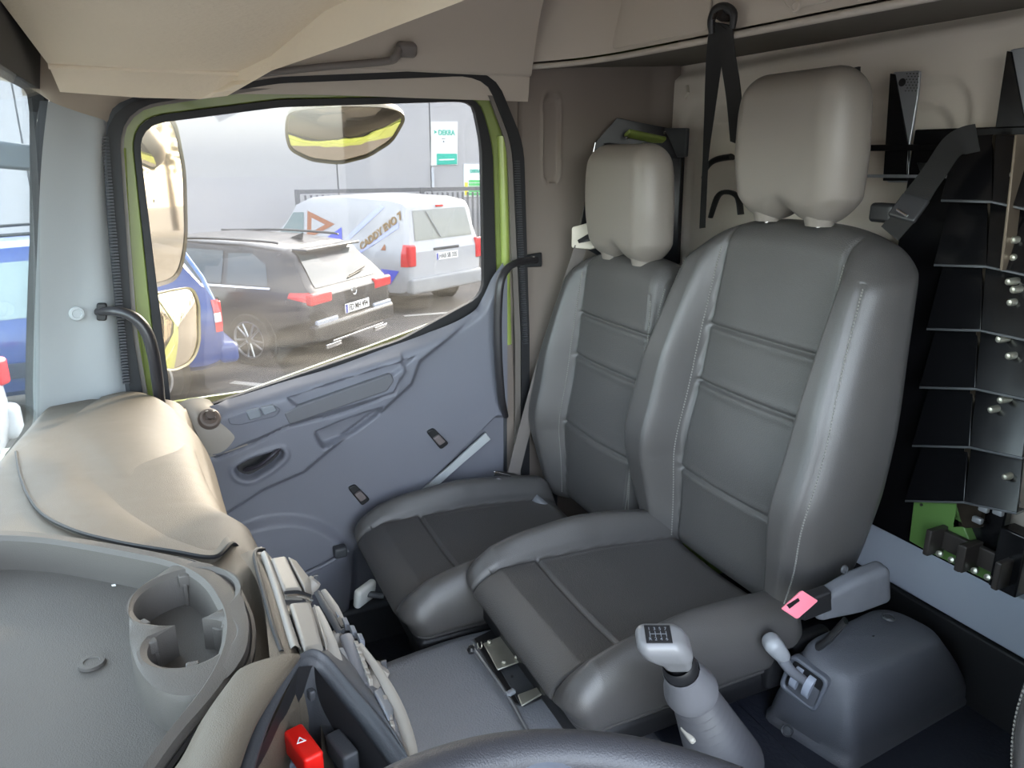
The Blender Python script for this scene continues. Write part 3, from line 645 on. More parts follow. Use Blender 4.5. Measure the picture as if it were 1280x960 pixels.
    for sg in (-1, 1):
        for (off, lo_, hi_, dy) in ((None, .04, .93, 0.0), (0.030, .08, .88, 0)):
            for i in range(n):
                s_ = lo_+(hi_-lo_)*(i+.5)/n; Wi = float(sint(s_, [0, .08, .2, .38, .55, .72, .86, .95, 1.0], WP)); Wi *= wm[0] if sg > 0 else wm[1]; hb = .25*Wi
                xx = float(interp(s_, [0, .3, .6, 1], [0.148, 0.165, 0.167, 0.160]))+0.006 if off is None else hb-off+0.004
                pb = float(interp(s_, [0, .3, .6, 1], [0.148, 0.165, 0.167, 0.160])); Bi = float(sint(s_, [0, .12, .35, .6, .8, .93, 1], [.030, .060, .096, .090, .056, .026, .006]))
                rd = float(sm(np.array(xx), pb-0.006, pb+0.035))*Bi*(bm[0] if sg > 0 else bm[1])*(1-0.35*float(sm(np.array(xx), hb-0.05, hb))) + 0.014*math.exp(-((s_-.33)/.14)**2)
                edge = 0.0
                xi = xx/Wi; ed = max(0, abs(xi)-(0.25-0.052)); edge = 0.052 - math.sqrt(max(0.052**2-ed**2, 0))
                zz = bz0 + s_*H - 0.030*min(xx/0.2, 1.3)**3*float(sm(np.array(s_), .86, 1)); yy_ = yb - s_*lean + rd - edge + 0.0005
                g.box((sg*xx, yy_, zz), (0.0022, 0.0022, H*(hi_-lo_)/n*0.6))
    g.ob('stitching', STI, T, world=False, smooth=False)['kind'] = 'stuff'
    # ---- headrest
    hy = yb - lean - 0.030; hz = back_top - 0.004 + headz
    def hd(v):
        s = v[:, 2]/0.285+0.5; o = v.copy(); o[:, 0] *= interp(s, [0, .15, .45, .75, 1], [.90, .98, 1.03, 1.0, .90]); o[:, 1] += 0.018*(s-.5) + 0.012*np.clip(v[:, 1]/0.05, 0, 1)*(1-(2*s-1)**2)
        arch = (np.abs(v[:, 0]) < 0.11)*0.0; low = 1-sm(s, 0.0, 0.35)
        o[:, 2] += low*(0.022*ga(v[:, 0], 0.032) + 0.014*sm(np.abs(v[:, 0]), 0.085, 0.14)); return o
    g = G(); g.rbox((0.290, 0.105, 0.285), 0.05, 10, Matrix.Translation((hx, hy, hz+0.145)), hd, nin=(16, 3, 16)); g.ob('headrest', HEADM, T, world=False, angle=80)
    for sg in (-1, 1):
        g = G(); g.lathe([(0.047, 0.06), (0.041, 0.03), (0.030, 0.008), (0.026, -0.006), (0.0001, -0.006)], (hx+sg*0.070, hy, hz+0.005), n=24); g.ob('headrest_lobe', HEADM, T, world=False)
        g = G(); g.lathe([(0.006, 0.02), (0.006, -0.06)], (hx+sg*0.070, hy, hz), n=12); g.lathe([(0.016, -0.016), (0.020, -0.022), (0.020, -0.03)], (hx+sg*0.070, hy, hz), n=20); g.ob('headrest_post', CHR, T, world=False)
    # recliner side covers and plinth
    for sg in (-1, 1):
        g = G(); g.rbox((0.03, 0.16, 0.10), 0.012, 4, Matrix.Translation((sg*(hw-0.015), -depth+0.03, zc-0.10)), nin=2); g.ob('hinge_cover', BLK, T, world=False)
    return T
near = make_seat('middle passenger seat in dark grey leather, beside the gear lever', (0.297, -0.11, 0.0), seams=(0.985, 0.855, 0.645), back_top=1.225, wm=(1.10, 1.0), bm=(1.1, 0.9))
far = make_seat('window passenger seat in dark grey leather, against the door', (0.755, 0.04, 0.0), headz=-0.014, zc=0.43, depth=0.60, width=0.50, seams=(0.935, 0.815, 0.62), back_top=1.11, yb=-0.63, lean=0.06, cseam=0.19, wm=(1.0, 0.68), bm=(.9, .25))
drv = make_seat('driver seat in dark grey leather, cut off at the right edge', (-0.695, -0.02, 0.0), zc=0.48, seams=(0.965, 0.835, 0.625), back_top=1.19, yb=-0.50)
# plinths under the passenger seats
for nm, lab, c, s in (('seat_plinth', 'black box plinth under the middle seat', (0.285, -0.42, 0.330), (0.40, 0.40, 0.02)), ('seat_plinth', 'black box plinth under the window seat', (0.80, -0.30, 0.12), (0.26, 0.40, 0.24)), ('seat_plinth', 'black box plinth under the driver seat', (-0.80, -0.30, 0.14), (0.2, 0.40, 0.28))):
    t = thing(nm, lab, 'plinth', (c[0], c[1], c[2]-s[2]/2)); g = G(); g.box(c, s); g.ob('plinth_box', BLK, t, bevel=0.01); g = G(); g.box((c[0], c[1]+s[1]/2+0.004, c[2]), (s[0]*0.8, 0.008, s[2]*0.5)); g.ob('front_cover', DKP, t, bevel=0.003)
# ================================================================== DASHBOARD
DB = thing('dashboard', 'pale grey dashboard with storage tray, cup holder and rounded passenger end', 'dashboard', (0.0, 0.5, 0.3))
tro = [(q.x, q.y) for q in (P(a, b, z=.96) for a, b in ((-90, 665), (0, 660), (60, 665), (150, 679), (250, 699), (292, 724), (313, 775), (308, 822), (280, 864), (230, 918), (195, 968), (120, 1080)))] + [(-0.50, 0.60), (-0.50, 0.645), (-0.1, 0.66)]
def deck():
    n0 = sorted([(q.x, q.z) for q in (P(20, 565, z=.900), P(27, 600, z=.915), P(48, 638, z=.928), P(90, 662, z=.938), P(150, 678, z=.944), P(215, 689, z=.947), P(266, 696, z=.944))] + [(1.03, .825), (-1.0, .95)])
    nx, ny = 300, 150; xs = np.linspace(1.03, -1.0, nx); ts = np.linspace(0, 1, ny)
    yr = np.interp(xs, [-1.0, -.5, -.42, -.3, -.1, 0.05, .12, .3, 1.03], [.40, .40, .35, .33, .335, .345, .37, .385, .40])   # rear edge
    yf = np.full(nx, 0.70); Y = yr[None, :] + (yf-yr)[None, :]*ts[:, None]; X = np.tile(xs, (ny, 1))
    Z = np.interp(X, [q[0] for q in n0], [q[1] for q in n0]) - 0.005 - 0.05*sm(Y, 0.66, 0.72) - 0.02*sm(X, .3, .5)*sm(-Y, -.6, -.5)
    pkt = [(q.x, q.y) for q in (P(366, 830, z=.95), P(396, 826, z=.94), P(520, 985, z=.885), P(480, 1060, z=.885), P(270, 1060, z=.95))]; dp = sdf(pkt, X, Y); Z = Z - 0.22*sm(-dp, 0.0, 0.006)
    d = sdf(tro, X, Y); Z = np.where(d < 0.0, Z - 0.09*sm(-d, 0.0, 0.012), Z) + 0.0*d
    Z -= 0.030*np.exp(-((Y-yr[None, :])/0.02))*1.0
    g = G(); rows = [[(X[i, j], Y[i, j], Z[i, j]) for j in range(nx)] for i in range(ny)]
    dn = [[(xs[j], yr[j]-0.004-0.01*k, 0.948-0.115*float(sm(xs[j], .06, .85))-0.03-0.03-0.035*k) for j in range(nx)] for k in range(4)][::-1]
    g.grid(dn+rows); return g.ob('dash_top', DASHM, DB, angle=60)
deck()
# lower dash body on the passenger side
g = G(); g.rbox((1.02, 0.30, 0.46), 0.06, 5, Matrix.Translation((0.50, 0.56, 0.565)), nin=3); g.ob('lower_dash', DKP, DB)
# rounded passenger cover: control net from the groove, over the crease, to the ridge by the door
def net(rows): return [[P(a, b, z=c) if len(q) == 3 else V(*q[:3]) for q in r for (a, b, c) in [q[:3]]] for r in rows]
N0 = [P(20, 565, z=.900), P(27, 600, z=.915), P(48, 638, z=.928), P(90, 662, z=.938), P(150, 678, z=.944), P(215, 689, z=.947), P(266, 696, z=.944), P(292, 680, z=.935)]
N1 = [P(40, 552, z=.895), P(52, 585, z=.910), P(80, 612, z=.922), P(115, 634, z=.930), P(165, 652, z=.935), P(220, 668, z=.935), P(262, 676, z=.932), P(288, 668, z=.925)]
N2 = [P(62, 538, z=.885), P(82, 560, z=.897), P(108, 588, z=.908), P(140, 614, z=.918), P(180, 636, z=.922), P(225, 654, z=.922), P(262, 664, z=.915), P(284, 662, z=.905)]
N3 = [P(80, 528, z=.875), P(102, 540, z=.888), P(130, 562, z=.902), P(160, 588, z=.912), P(195, 610, z=.914), P(232, 630, z=.908), P(262, 645, z=.895), P(281, 652, z=.88)]
N4 = [P(95, 518, z=.862), P(118, 522, z=.876), P(148, 538, z=.890), P(178, 558, z=.898), P(208, 580, z=.898), P(236, 602, z=.888), P(260, 622, z=.872), P(276, 634, z=.85)]
N5 = [P(108, 508, z=.850), P(134, 506, z=.862), P(162, 516, z=.872), P(190, 532, z=.876), P(214, 550, z=.872), P(237, 572, z=.860), P(255, 592, z=.842), P(268, 606, z=.82)]
N6 = [P(122, 500, z=.838), P(146, 495, z=.846), P(168, 496, z=.850), P(192, 504, z=.850), P(214, 518, z=.845), P(234, 538, z=.832), P(248, 555, z=.815), P(258, 568, z=.79)]
N7 = [P(130, 497, z=.815), P(150, 492, z=.822), P(170, 490.5, z=.825), P(190, 495, z=.826), P(208, 505, z=.822), P(225, 520, z=.812), P(240, 537, z=.80), P(250, 550, z=.775)]
rows = [N0, N1, N2, N3, N4, N5, N6, N7]
rows.append([V(min(p.x+0.06, 1.03), p.y, p.z-0.05) for p in N7])
for r in rows:
    e = r[-1]; r.append(e+V(0.004, -0.012, -0.05)); r.append(e+V(0.01, 0.0, -0.14))
base = [p+V(0, 0, -0.03) for p in rows[0]]
HG = crgrid(rows, 10, 8); g = G(); g.grid(HG); g.grid([[p+V(0, 0, -0.025) for p in HG[0]], [p.copy() for p in HG[0]]]); g.ob('passenger_cover', DASHM, DB, angle=60)
gr = [p+V(-0.001, -0.001, 0.002) for p in cr(N0[:-1], 8)]
g = G(); g.tube([p+V(-0.002, 0, -0.001) for p in gr[:-4]], 0.0026, 6); g.ob('cover_groove', RUB, DB)
# ------ tray
def tri_loop(pl, z, n=220, r=0.03): return resample(rounded([V(a, b, z) for a, b in pl], r, 6), n)
inn = [(q.x, q.y) for q in (P(a, b, z=.962) for a, b in ((-70, 680), (0, 673), (60, 677), (140, 691), (215, 706), (255, 728), (280, 775), (275, 815), (245, 868), (205, 916), (170, 968), (95, 1080)))] + [(-0.48, 0.585), (-0.47, 0.625), (-0.1, 0.64)]
LO = tri_loop(tro, 0.957); LI = align(tri_loop(inn, 0.960), LO)
TR = None
g = G(); bot = [V(p.x*0.97-0.006, 0.52+(p.y-0.52)*0.97, 0.928) for p in LI]
g.grid([[p+V(0, 0, -0.02) for p in LO], LO, [LO[i].lerp(LI[i], 0.25)+V(0, 0, 0.004) for i in range(len(LO))], [LO[i].lerp(LI[i], 0.8)+V(0, 0, 0.0045) for i in range(len(LO))], LI, [LI[i].lerp(bot[i], .8) for i in range(len(LI))], [bot[i].lerp(LI[i], .08)+V(0, 0, -0.001) for i in range(len(LI))], bot], closed=True)
TR = g.ob('storage_tray', TRAYM, DB, angle=28)
g = G(); k = len(g.v); g.add([p+V(0, 0, 0.0005) for p in bot], [tuple(range(len(bot)))]); g.ob('tray_floor', TRAYM, TR, smooth=False)
g = G(); g.tube([p+V(0, 0, -0.004) for p in [LO[i].lerp(LI[i], -0.10) for i in range(len(LO))]]+[LO[0].lerp(LI[0], -0.10)], 0.0032, 6); g.ob('tray_groove', RUB, TR)
cc_ = P(115, 830, z=0.929); g = G(); g.lathe([(0.0001, 0.002), (0.006, 0.002), (0.0065, 0.003), (0.0105, 0.0028), (0.011, 0)], cc_, (0, 0, 1), 28); g.ob('tray_screw_cap', TRAYM, TR)
g = G()
for a, b in ((131, 717), (160, 719), (166, 728), (139, 731)): g.add([P(a, b, z=.9305), P(a+5, b-1, z=.9305), P(a+6, b+1.5, z=.9305), P(a+1, b+2, z=.9305)], [(0, 1, 2, 3)])
g.ob('dust_fleck', WHT, TR, smooth=False)['kind'] = 'stuff'
# ------ cup holder
c1, r1, c2, r2 = (-0.178, 0.420), 0.0435, (-0.252, 0.419), 0.033
def cup_r(t, e=0.0):
    o = ((c1[0]+c2[0])/2-0.0, 0.421); best = 0; dx, dy = math.cos(t), math.sin(t)
    for (cx, cy), r in ((c1, r1+e), (c2, r2+e)):
        fx, fy = o[0]-cx, o[1]-cy; b_ = fx*dx+fy*dy; q = b_*b_-(fx*fx+fy*fy-r*r)
        if q > 0: best = max(best, -b_+math.sqrt(q))
    return V(o[0]+dx*best, o[1]+dy*best, 0)
M_ = 120; hole = [cup_r(2*math.pi*i/M_) for i in range(M_)]; hole2 = [cup_r(2*math.pi*i/M_, 0.005) for i in range(M_)]
blk = [(q.x, q.y) for q in (P(a, b, z=.962) for a, b in ((224, 700), (262, 702), (298, 726), (313, 772), (309, 815), (286, 850), (242, 874), (196, 866), (172, 838), (160, 800), (161, 770), (168, 740), (200, 716)))]
ob_ = rounded([V(a, b, 0) for a, b in blk], 0.02, 6); oc = V((c1[0]+c2[0])/2, 0.421, 0); outl = []
for i in range(M_):
    t = 2*math.pi*i/M_; dx, dy = math.cos(t), math.sin(t); best = 0
    for a in range(len(ob_)):
        p, q = ob_[a]-oc, ob_[(a+1) % len(ob_)]-oc; ex, ey = q.x-p.x, q.y-p.y; den = dx*ey-dy*ex
        if abs(den) > 1e-12:
            tt = (p.x*ey-p.y*ex)/den; uu = (p.x*dy-p.y*dx)/den
            if tt > 0 and -1e-6 <= uu <= 1+1e-6: best = max(best, tt)
    outl.append(V(oc.x+dx*best, oc.y+dy*best, 0))
def atz(l, z): return [V(p.x, p.y, z) for p in l]
def mixl(a, b, t): return [a[i].lerp(b[i], t) for i in range(len(a))]
g = G(); g.grid([atz([oc.lerp(p, 1.03) for p in outl], 0.926), atz(outl, 0.956), atz(mixl(outl, hole2, 0.06), 0.9615), atz(mixl(outl, hole2, .5), 0.963), atz(hole2, 0.963), atz(hole, 0.960), atz(mixl(hole, [oc]*M_, .03), 0.935), atz(mixl(hole, [oc]*M_, .08), 0.898)], closed=True)
CH = g.ob('cup_holder', TRAYM, DB, angle=28)
g = G(); g.add(atz(mixl(hole, [oc]*M_, .06), 0.8985), [tuple(range(M_))]); g.ob('cup_floor', TRAYM, CH, smooth=False)
# walls between the two cups, spring tabs and drain slot
for (a, b) in ((0.455, 0.445), (0.386, 0.396)):
    g = G(); sgn = 1 if a > .42 else -1
    g.prism(rounded([V(-0.216, a+sgn*0.004, 0.90), V(-0.208, a-sgn*0.012, 0.90), V(-0.220, a-sgn*0.018, 0.90), V(-0.230, a-sgn*0.012, 0.90), V(-0.234, a+sgn*0.004, 0.90)], 0.004, 3), V(0, 0, 0.052)); g.ob('divider', TRAYM, CH, bevel=0.003)
for a, b, ang in ((-0.136, 0.420, 0), (-0.205, 0.455, 2.1), (-0.205, 0.385, -2.1), (-0.284, 0.419, 3.1), (-0.235, 0.449, 1.9), (-0.238, 0.389, -1.9)):
    g = G(); R = Matrix.Rotation(ang, 3, 'Z'); p = V(a, b, 0.955); g.box(p, (0.008, 0.010, 0.012), R); g.box(p+R @ V(-0.003, 0, -0.02), (0.004, 0.004, 0.035), R); g.ob('spring_tab', TRAYM, CH, bevel=0.0012)
g = G(); g.rbox((0.010, 0.018, 0.003), 0.0014, 3, Matrix.Translation((-0.222, 0.412, 0.9)), nin=1); g.ob('drain_slot', DKP, CH)

# ------ instrument hood on the driver's side with its dark pocket
H0 = [P(288, 860, z=.958), P(250, 908, z=.958), P(214, 966, z=.958), P(120, 1060, z=.962), P(0, 1200, z=.96)]
H1 = [P(300, 836, z=.972), P(268, 885, z=.974), P(236, 965, z=.975), P(175, 1070, z=.975), P(60, 1240, z=.975)]
H2 = [P(345, 820, z=.972), P(318, 860, z=.978), P(285, 925, z=.98), P(255, 1010, z=.98), P(190, 1180, z=.98)]
H3 = [P(374, 818, z=.965), P(344, 860, z=.972), P(318, 905, z=.974), P(298, 960, z=.974), P(262, 1080, z=.974)]
rows = [[p+V(0, 0, -0.03) for p in H0], H0, H1, H2, H3, [p-RT*0.004+V(0, 0, -0.010) for p in H3], [p-RT*0.016+V(0, 0, -0.016) for p in H3]]
g = G(); g.grid(crgrid(rows, 6, 6)); HOOD = g.ob('instrument_hood', DASHM, DB, angle=60)
# dark rims of the pocket
a0 = [P(372, 824, z=.955), P(345, 868, z=.955), P(322, 915, z=.955), P(300, 985, z=.955)]
g = G(); g.tube(a0, [0.004, .005, .006, .006], 10, smooth=6); g.ob('pocket_rim', DKP, HOOD)
R0_ = [P(372, 822, z=.955), P(392, 812, z=.95), P(412, 822, z=.94), P(440, 855, z=.925), P(478, 900, z=.91), P(520, 958, z=.895)]
R1_ = [P(374, 836, z=.945), P(388, 834, z=.94), P(402, 846, z=.93), P(430, 880, z=.915), P(462, 920, z=.90), P(496, 968, z=.885)]
g = G(); g.grid(crgrid([[p+V(0.01, -0.004, -0.03) for p in R0_], R0_, [R0_[i].lerp(R1_[i], .5)+V(0, 0, .004) for i in range(6)], R1_, [p+V(0, 0.01, -0.04) for p in R1_], [p+V(0.0, 0.02, -0.09) for p in R1_]], 5, 8)); g.ob('pocket_rim', DKP, HOOD, angle=70)
# pocket interior: open box below
pk = [P(372, 834, z=.95), P(392, 832, z=.94), P(500, 975, z=.885), P(470, 1010, z=.885), P(292, 1010, z=.95)]
g = G(); lo_ = [p+V(0.02, 0.02, -0.16) for p in pk]; g.grid([pk, lo_], closed=True); g.add(lo_, [tuple(range(5))]); g.ob('pocket_well', mat('pocket_black', (24, 24, 27), 0.6), HOOD, smooth=False)
def rb(name, m, par, p, size, ux, uy, r=0.003, seg=3):
    g = G(); g.rbox(size, r, seg, frame(p, ux, uy), nin=2); return g.ob(name, m, par)
# hazard switch and neighbours
u1 = (P(400, 962, z=.90)-P(366, 915, z=.90)); u2 = (P(398, 930, z=.90)-P(372, 940, z=.90))
hz_ = rb('hazard_switch', RED, HOOD, P(380, 940, z=.905), (0.040, 0.016, 0.022), u1, u2, 0.003)
g = G(); fr_ = frame(P(376, 926, z=.9195), u2, -u1); tri = [fr_ @ V(math.cos(q)*0.0042, math.sin(q)*0.0042, 0) for q in (math.pi/2, math.pi*7/6, math.pi*11/6)]; tri2 = [fr_ @ V(math.cos(q)*0.0028, math.sin(q)*0.0028, 0) for q in (math.pi/2, math.pi*7/6, math.pi*11/6)]
g.ring(tri, tri2, V(0, 0, 0.0006)); g.ob('warning_triangle', WHT, hz_, smooth=False)
rb('rocker_switch', DKP, HOOD, P(428, 940, z=.885), (0.034, 0.014, 0.020), u1, u2)
rb('rocker_switch', DKP, HOOD, P(390, 880, z=.88), (0.045, 0.016, 0.03), u1, u2, 0.005)
rb('rocker_switch', mat('switch_steel', (120, 130, 145), 0.35), HOOD, P(360, 950, z=.875), (0.03, 0.012, 0.016), u1, u2)
rb('rocker_switch', DKP, HOOD, P(385, 862, z=.915), (0.022, 0.006, 0.010), u1, u2, 0.002)

# ------ centre console face, seen at a grazing angle
CF = thing('centre_console', 'pale centre console face with air vents, knobs and switch rows beside the cup holder', 'console', (-0.1, 0.34, 0.3))
E0 = [P(300, 694, z=.945), P(318, 720, z=.952), P(330, 760, z=.956), P(335, 800, z=.958), P(338, 832, z=.96)]
E1 = [P(312, 688, z=.942), P(330, 712, z=.95), P(345, 755, z=.953), P(356, 800, z=.955), P(362, 822, z=.957)]
E2 = [P(322, 686, z=.934), P(336, 712, z=.942), P(350, 750, z=.944), P(364, 795, z=.945), P(374, 818, z=.946)]
# the console front profile falls away from the edge
S = [P(330, 688, z=.925), P(352, 712, z=.925), P(385, 755, z=.92), P(420, 805, z=.915), P(455, 850, z=.91), P(500, 925, z=.90), P(530, 985, z=.89)]
D = [V(p.x, p.y-0.012, p.z-0.05) for p in S]
top_ = [P(318, 686, z=.936), P(326, 712, z=.944), P(342, 750, z=.946), P(358, 795, z=.947), P(384, 815, z=.945), P(445, 870, z=.915), P(505, 955, z=.895)]
rows = [top_, [top_[i].lerp(S[i], .5)+V(0, -.001, .003) for i in range(7)], S, D, [V(p.x, p.y-0.003, p.z-0.12) for p in D], [V(p.x, p.y+0.03, p.z-0.3) for p in D], [V(p.x, p.y+0.05, p.z-0.55) for p in D]]
g = G(); g.grid(crgrid(rows, 6, 8)); g.ob('console_face', mat('console_dark', (78, 80, 84), 0.45, bump=.1), CF, angle=70)
g = G(); g.grid(crgrid([E0, E1, E2], 6, 6)); g.ob('console_edge', DASHM, CF, angle=70)
# outline groove and light vertical blade
g = G(); g.tube([P(352, 815, z=.957), P(340, 780, z=.957), P(328, 735, z=.956), P(319, 700, z=.953), P(320, 689, z=.947), P(330, 687, z=.94)], 0.0022, 8, smooth=6); g.ob('edge_groove', RUB, CF)
g = G(); b0 = [P(326, 692, z=.949), P(338, 730, z=.951), P(350, 770, z=.952), P(363, 812, z=.953)]; b1 = [P(336, 693, z=.946), P(350, 730, z=.948), P(362, 770, z=.949), P(376, 812, z=.950)]
rws = crgrid([b0, [b0[i].lerp(b1[i], .5)+V(0, 0, .004) for i in range(4)], b1], 4, 5); g.grid([[p+V(0, 0, -.006) for p in rws[0]]]+rws+[[p+V(0, 0, -.008) for p in rws[-1]]]); g.ob('side_blade', CONSM, CF, angle=70)
def quad_block(name, q, z0, z1, h, m, par, bev=0.0025):
    """block whose top is four picture corners at heights z0 (left) to z1 (right)"""
    t = [P(*q[0], z=z0), P(*q[1], z=z1), P(*q[2], z=z1), P(*q[3], z=z0)]
    g = G(); g.add(t+[p+V(0, 0.0, -h) for p in t], [(0, 1, 2, 3), (7, 6, 5, 4), (0, 4, 5, 1), (1, 5, 6, 2), (2, 6, 7, 3), (3, 7, 4, 0)]); return g.ob(name, m, par, bevel=bev, bseg=3)
v1 = quad_block('air_vent', [(338, 696), (357, 693), (378, 736), (354, 738)], .952, .942, .03, CONSM, CF, .004)
v2 = quad_block('air_vent', [(361, 752), (388, 750), (404, 808), (380, 812)], .953, .940, .03, CONSM, CF, .004)
quad_block('vent_side', [(359, 694), (370, 700), (388, 722), (381, 736)], .941, .930, .03, CONSM, CF, .003)
quad_block('vent_side', [(391, 752), (400, 760), (412, 800), (407, 806)], .939, .93, .03, CONSM, CF, .003)
for i, (a, b) in enumerate(((741, 743), (746, 748))):
    g = G(); g.tube([P(356+i*2, a, z=.952), P(372+i*2, a-1, z=.948), P(388+i*2, b+2, z=.938)], 0.0018, 6, smooth=4); g.ob('louvre', [RUB, CHR][i], v1)
def knob(px, py, z, r, m, nm='knob'):
    p = P(px, py, z=z); ax = Vector((0.05, -0.75, 0.62)).normalized(); g = G(); g.lathe([(r, -0.012), (r, 0.0), (r*0.85, 0.004), (r*0.35, 0.005), (0.0001, 0.005)], p, ax, 24); k = g.ob(nm, m, CF); g = G(); g.box(p+ax*0.005, (0.002, r*0.5, r*1.2)); g.ob('pointer', DKP, k)
knob(391, 729, .915, 0.0085, CONSM); knob(423, 797, .912, 0.0085, CONSM); knob(475, 838, .895, 0.010, CONSM)
# pale clip strap below the lower vent, dark louvre blade
def pst(name, pts, r, m, flat=0.5, parent=None, n=10): g = G(); g.tube([P(a, b, z=c) for a, b, c in pts], r, n, smooth=5, flat=flat); return g.ob(name, m, parent or CF)
pst('pale_lever', [(394, 760, .935), (402, 780, .933), (412, 805, .93), (420, 828, .925), (424, 845, .918)], [.004, .006, .0065, .006, .004], CONSM)
pst('trim_blade', [(396, 740, .93), (410, 765, .925), (424, 790, .92)], [.003, .004, .003], DKP)
pst('trim_blade', [(404, 738, .92), (418, 760, .915), (430, 782, .91)], [.003, .0045, .003], CONSM)
pst('edge_rail', [(449, 806, .915), (468, 832, .91), (486, 862, .905), (500, 892, .90), (512, 930, .895), (517, 965, .89)], [.003, .004, .005, .0055, .0055, .005], CONSM)
pst('switch_bar', [(432, 795, .918), (444, 825, .915), (456, 858, .912)], [.006, .007, .006], mat('bar_grey', (112, 112, 116), 0.4))
pst('switch_bar', [(424, 812, .918), (436, 842, .915), (444, 862, .913)], [.004, .005, .004], MIDP)
for i in range(5):
    t = i/4; a, b = 408+(450-412)*t, 745+(785-745)*t + 0
    quad_block('push_button', [(a, b+6), (a+6, b+6), (a+10, b+15), (a+4, b+15)], .916, .912, .008, MIDP, CF, .001)
for i in range(6):
    a, b = 436+i*3.2, 800+i*8.5
    quad_block('push_button', [(a+6, b), (a+11, b), (a+14, b+6), (a+9, b+6)], .921, .917, .008, CONSM, CF, .001)
for i in range(5):
    a, b = 478+i*2.2, 868+i*8
    quad_block('push_button', [(a, b), (a+5, b), (a+7, b+6), (a+2, b+6)], .909, .906, .008, CONSM, CF, .001)
quad_block('radio_panel', [(466, 862), (476, 856), (492, 884), (486, 898)], .912, .905, .015, MIDP, CF, .003)

# ================================================================== STEERING WHEEL
SWc = V(-0.700, 0.24, 0.97); tilt = Matrix.Rotation(math.radians(12), 3, 'X')
SW = thing('steering_wheel', 'dark grey leather steering wheel, only its upper rim in the frame', 'steering wheel', tuple(SWc))
n = 96; pts = [SWc + tilt @ V(math.cos(2*math.pi*i/n)*0.215, math.sin(2*math.pi*i/n)*0.215, 0) for i in range(n+1)]
g = G(); rows = []
for i in range(n):
    q = 2*math.pi*i/n; rows.append([SWc + tilt @ V(math.cos(q)*(0.215+0.016*math.cos(a)), math.sin(q)*(0.215+0.016*math.cos(a)), 0.014*math.sin(a)) for a in [2*math.pi*k/16 for k in range(16)]])
rows.append(rows[0]); g.grid(rows, closed=True); g.ob('rim', mat('wheel_leather', (52, 52, 56), 0.45, bump=0.3, bscale=800), SW)
g = G(); g.lathe([(0.0001, 0.0), (0.05, -0.004), (0.085, -0.016), (0.095, -0.035), (0.08, -0.06), (0.0001, -0.065)], SWc+V(0, 0, -0.025), tilt @ V(0, 0, 1), 40); g.ob('hub', DKP, SW)
for q in (math.radians(-8), math.radians(188), math.radians(-70), math.radians(250)):
    d_ = tilt @ V(math.cos(q), math.sin(q), 0); g = G(); g.tube([SWc+d_*0.06+V(0, 0, -0.045), SWc+d_*0.13+V(0, 0, -0.03), SWc+d_*0.208], [0.035, 0.026, 0.022], 14, smooth=5, flat=0.35, updir=tilt @ V(0, 0, 1)); g.ob('spoke', mat('spoke_grey', (92, 96, 104), 0.4), SW)
g = G(); g.cyl(SWc+V(0, 0.02, -0.07), SWc+V(0, 0.16, -0.45), 0.04, 0.045); g.ob('column', BLK, SW)

# ================================================================== GEAR LEVER
k0 = P(836, 805, z=.700)
GLV = thing('gear_lever', 'silver-grey gear lever with shift pattern on its knob, in front of the middle seat', 'gear lever', (0.03, -0.33, 0.27))
b0 = P(918, 975, z=.30); axd = (k0-b0).normalized()
g = G(); ux = (P(866, 812, z=.70)-P(806, 812, z=.70)).normalized()
Mk = frame(k0+axd*(-0.004), ux, ux.cross(axd)*-1)
Mk = Matrix.Translation(k0-axd*0.006) @ Matrix(((ux.x, axd.cross(ux).x, axd.x, 0), (ux.y, axd.cross(ux).y, axd.y, 0), (ux.z, axd.cross(ux).z, axd.z, 0), (0, 0, 0, 1)))
def kd(v):
    s = v[:, 2]/0.084+0.5; o = v.copy(); o[:, 0] *= sint(s, [0, .3, .6, 1], [.56, .62, 1.0, .96]); o[:, 1] *= sint(s, [0, .3, .6, 1], [.66, .72, 1.0, .92]); o[:, 0] -= 0.008*sm(s, .3, .8); return o
g.rbox((0.072, 0.056, 0.084), 0.019, 8, Mk @ Matrix.Translation((0, 0, -0.010)), kd, nin=4); g.ob('knob', mat('knob_silver', (112, 112, 114), 0.36), GLV)
g = G(); g.rbox((0.036, 0.030, 0.0015), 0.0007, 2, Mk @ Matrix.Translation((-0.008, 0.0, 0.0322)), nin=1); sp = g.ob('shift_plate', BLK, GLV)
for i, tx in enumerate(('1', '3', '5', '7')): text_ob('numeral', tx, 0.007, Mk @ Matrix.Translation((-0.0195+0.0075*i, 0.0085, 0.0332)), MIDP, sp, 0.0001)
for i, tx in enumerate(('R', '2', '4', '6')): text_ob('numeral', tx, 0.007, Mk @ Matrix.Translation((-0.0195+0.0075*i, -0.0085, 0.0332)), MIDP, sp, 0.0001)
g = G(); g.box((0, 0, 0), (0.023, 0.0008, 0.0002))
for i in range(4): g.box((-0.01125+0.0075*i, 0, 0), (0.0008, 0.009, 0.0002))
o = g.ob('gate_lines', MIDP, None, smooth=False); o.data.transform(Mk @ Matrix.Translation((-0.008, 0, 0.0331))); o.data.transform(wmat(sp).inverted()); o.parent = sp
L_ = (k0-b0).length
g = G(); g.lathe([(0.022, -0.050), (0.0245, -0.054), (0.026, -0.070), (0.025, -0.076)], k0, axd, 28); g.lathe([(0.016, -0.02), (0.016, -0.10)], k0, axd, 20); g.ob('collar', BLK, GLV)
g = G(); g.lathe([(0.0270, -0.072), (0.0285, -0.078), (0.0265, -0.082), (0.029, -0.090), (0.038, -0.118), (0.041, -0.132), (0.040, -0.138), (0.036, -0.141)], k0, axd, 32); g.ob('bell', mat('bell_grey', (92, 92, 96), 0.45), GLV)
g = G(); prof = []
